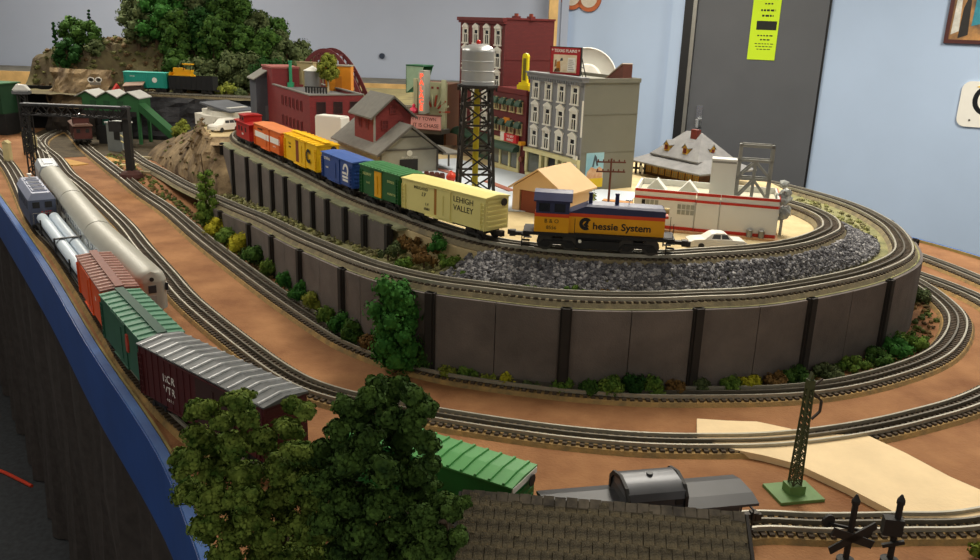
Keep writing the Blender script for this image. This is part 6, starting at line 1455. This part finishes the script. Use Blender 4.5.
MB().bar((.004,0,hm-.004),(.019,0,hm-.018),.0025).bar((.019,0,hm-.018),(.019,0,hm-.032),.0025).bar((.019,0,hm-.032),(.009,0,hm-.042),.0025).bar((.006,0,hm+.004),(.016,0,hm+.012),.002).build('arm', M('arm_dark', '#3a2f28', .7), ms)

# ------------------------------------------------------------------ shingled station in the foreground
zrg = .118
pl_, pr_ = gp(462, 494, zrg), gp(744, 517, zrg); rl = (pr_-pl_).length; ra_ = math.atan2(pr_.y-pl_.y, pr_.x-pl_.x)
st_ = thing('station', 'weathered station with shingled grey brown roof in the foreground', 'building', (pl_.x, pl_.y, 0), ra_)
m_shg = M('shingle_weathered', '#3c372e', .9, scale=55, hex2='#6f644c', bump=.5, bscale=260); m_shg2 = M('ridge_cap_grey', '#45403a', .85, scale=60, hex2='#736a5c'); m_stw = M('station_wood', '#4b4038', .85, var=.2, scale=40)
fy, fz = -.150, .045                      # front eave
MB().prism([(-.004,zrg-.006),(fy,fz-.006),(fy,fz),(-.002,zrg)], -.002, rl+.002, 'x').build('front_roof_deck', m_shg, st_)
MB().prism([(.002,zrg-.006),(.026,zrg-.022),(.026,zrg-.018),(.002,zrg)], -.002, rl+.002, 'x').build('rear_roof', m_shg, st_)
nc = 12; P = None; rs = random.Random(5)
sl = Vector((fy, fz-zrg)); ang = math.atan2(zrg-fz, -fy)
ns = 26
protos = []
for k in range(3): protos.append(proto(MB().box(-rl/ns*.5+.0003, rl/ns*.5-.0003, -.0075, .0078, 0, .0016+.0005*k), 'shingle', m_shg))
for c in range(nc):
    s = (c+.5)/nc; y = fy*s; z = zrg + (fz-zrg)*s
    for k in range(ns if c < 11 else ns):
        x = rl*(k+.5)/ns + (rl/ns*.25 if c % 2 else -rl/ns*.25)
        inst(protos[rs.randrange(3)], 'shingle', st_, (min(max(x, rl/ns*.5), rl-rl/ns*.5), y, z+.0006), (ang+.10, 0, rs.uniform(-.02,.02)), (1,1,rs.uniform(.7,1.4)))
for k in range(24):
    x = rl*(k+.5)/24; o = MB().prism([(-.007,zrg-.0035),(0,zrg+.0022),(.007,zrg-.0015),(.007,zrg+.0005),(0,zrg+.0052+.0006*(k % 2)),(-.007,zrg-.0005)], x-rl/48+.0006, x+rl/48-.0002, 'x').build('ridge_cap', m_shg2, st_)
MB().box(.012, rl-.012, fy+.025, fy+.031, 0, fz+.008).build('front_wall', m_stw, st_); MB().box(.012, rl-.012, .016, .021, 0, zrg-.02).build('rear_wall', m_stw, st_)
for x in (.012, rl-.017): MB().prism([(fy+.03,0),(.018,0),(.018,zrg-.018),(0,zrg-.008),(fy+.03,fz+.008)], x, x+.005, 'x').build('end_wall', m_stw, st_)
for x in (-.003, rl+.001): MB().prism([(.026,zrg-.024),(0,zrg-.007),(fy,fz-.007),(fy,fz+.003),(0,zrg+.003),(.026,zrg-.014)], x, x+.003, 'x').build('bargeboard', M('bargeboard_black', '#26221f', .7), st_)

# ------------------------------------------------------------------ crossing signals
m_cs = M('crossing_black', '#1c1b1b', .6, var=.1)
for k, (px, py, lab) in enumerate(((845,562,'black crossbuck crossing signal left of its twin at the front edge'),(889,562,'black crossing signal with lamp box at the front right'))):
    p = gp(px, py, 0); t = thing('crossing_signal', lab, 'signal', (p.x, p.y, 0), math.radians(15 if k == 0 else -10), 'crossing signals')
    MB().lathe([(.010,0),(.010,.004),(.004,.006)], 12).build('foot', m_cs, t)
    MB().tube([(0,0,.004),(0,0,.076)], .0034, 10).build('pole', m_cs, t); MB().lathe([(.0045,.074),(.0045,.078),(.002,.083),(.001,.085)], 10).build('finial', m_cs, t)
    if k == 0:
        for a in (-1,1):
            T = Matrix.Translation((0,-.005,.034)) @ Matrix.Rotation(a*math.radians(24), 4, 'Y'); MB().box(-.030,.030,-.001,.001,-.0048,.0048, T).build('crossbuck_arm', m_cs, t)
        for x in (-.026,.026): MB().disc((x,.006,.052) if x < 0 else (x,.006,.030),(0,1,0),.0075,.003,14).build('lamp', m_cs, t)
        MB().bar((-.026,.004,.050),(.026,.004,.032),.003).build('lamp_bar', m_cs, t)
    else:
        MB().box(-.014,.006,-.006,.006,.036,.056).build('lamp_box', m_cs, t); MB().disc((-.006,.008,.046),(0,1,0),.007,.004,14).build('lamp', m_cs, t)
        MB().bar((-.012,-.004,.022),(.010,-.004,.030),.004).build('bracket', m_cs, t)
p = gp(985, 562, 0); shrub('corner_bush', 'small green bush at the lower right border', (p.x, p.y, 0), .04, .03, lf_olive, None, 7, .003, 'bush', 70)

# ------------------------------------------------------------------ big foreground trees
def big_tree(label, base, blobs, mat, group='large foreground trees', dens=300, fl=.0023):
    t = thing('broadleaf_tree', label, 'tree', (base[0], base[1], 0), 0, group); mb = MB()
    for (x, y, z, r) in blobs:
        clump(mb, (x, y, z), r*.8, int(dens*.6), fl, (random.uniform(.85,1.25), random.uniform(.85,1.2), random.uniform(.65,.95)))
        for _ in range(4):               # ragged tufts around each bunch
            d = rnd_dir(); clump(mb, (x+d.x*r*.75, y+d.y*r*.75, z+d.z*r*.62), r*random.uniform(.28,.5), int(dens*.22), fl*.95, (random.uniform(.8,1.4), random.uniform(.8,1.4), random.uniform(.6,1)))
    mb.build('foliage', mat, t); MB().tube([(0,0,-.002),(.003,.002,.06),(0,.004,.12)], [.009,.007,.004], 9).build('trunk', m_trunk, t)
    return t
R2 = random.Random(11)
def crown(pix, Yc, dep, base, rscale=1.0):
    out = []
    for px, py, rpx in pix:
        for d_ in range(3):
            Y = Yc + R2.uniform(-dep, dep*.35); q = gy(px + R2.uniform(-5,5), py + R2.uniform(-4,4), Y); out.append((q.x-base[0], q.y-base[1], q.z, rpx*Y/FPX*1.0*rscale*R2.uniform(.85,1.1)))
    return out
bA = (-.098, .705)
pixA = [(395,388,16),(372,396,18),(415,398,14),(355,412,17),(385,415,20),(412,420,17),(425,412,12),(338,430,18),(365,440,22),(398,442,22),(424,446,16),(325,455,20),(352,466,24),(385,470,24),(415,472,20),(430,462,12),(318,485,22),(345,498,25),(378,502,25),(410,502,22),(428,490,12),(330,520,24),(362,530,26),(396,532,24),(340,550,24),(372,555,26),(404,556,22),(375,385,12),(344,402,12)]
big_tree('tallest dark green foreground tree hiding part of the green boxcar', bA, crown(pixA, .715, .05, bA), Mleaf('leaf_tall_tree', '#22391a', '#4f6a2e', 60))
bB = (-.205, .735)
pixB = [(200,408,15),(238,400,15),(248,418,15),(222,424,14),(202,440,18),(232,446,20),(262,440,18),(288,428,16),(190,462,18),(216,470,22),(246,474,22),(276,466,22),(300,450,18),(188,490,17),(212,500,22),(244,504,24),(276,500,24),(302,486,22),(206,526,20),(236,534,24),(268,534,24),(298,522,22),(228,556,22),(258,560,24),(290,556,24),(312,500,20),(316,530,20),(318,556,18),(250,520,22),(312,470,18),(306,410,10),(290,404,10)]
big_tree('lighter green foreground tree leaning over the blue fascia', bB, crown(pixB, .73, .05, bB), Mleaf('leaf_side_tree', '#35501c', '#7a8a3e', 60))
bC = (-.035, .668)
pixC = [(440,498,15),(425,516,17),(452,512,12),(432,536,18),(454,534,12),(418,552,18),(444,556,16),(462,500,8),(408,530,16)]
big_tree('low dark foreground tree touching the station roof', bC, crown(pixC, .675, .03, bC), Mleaf('leaf_low_tree', '#263d1a', '#557032', 60))
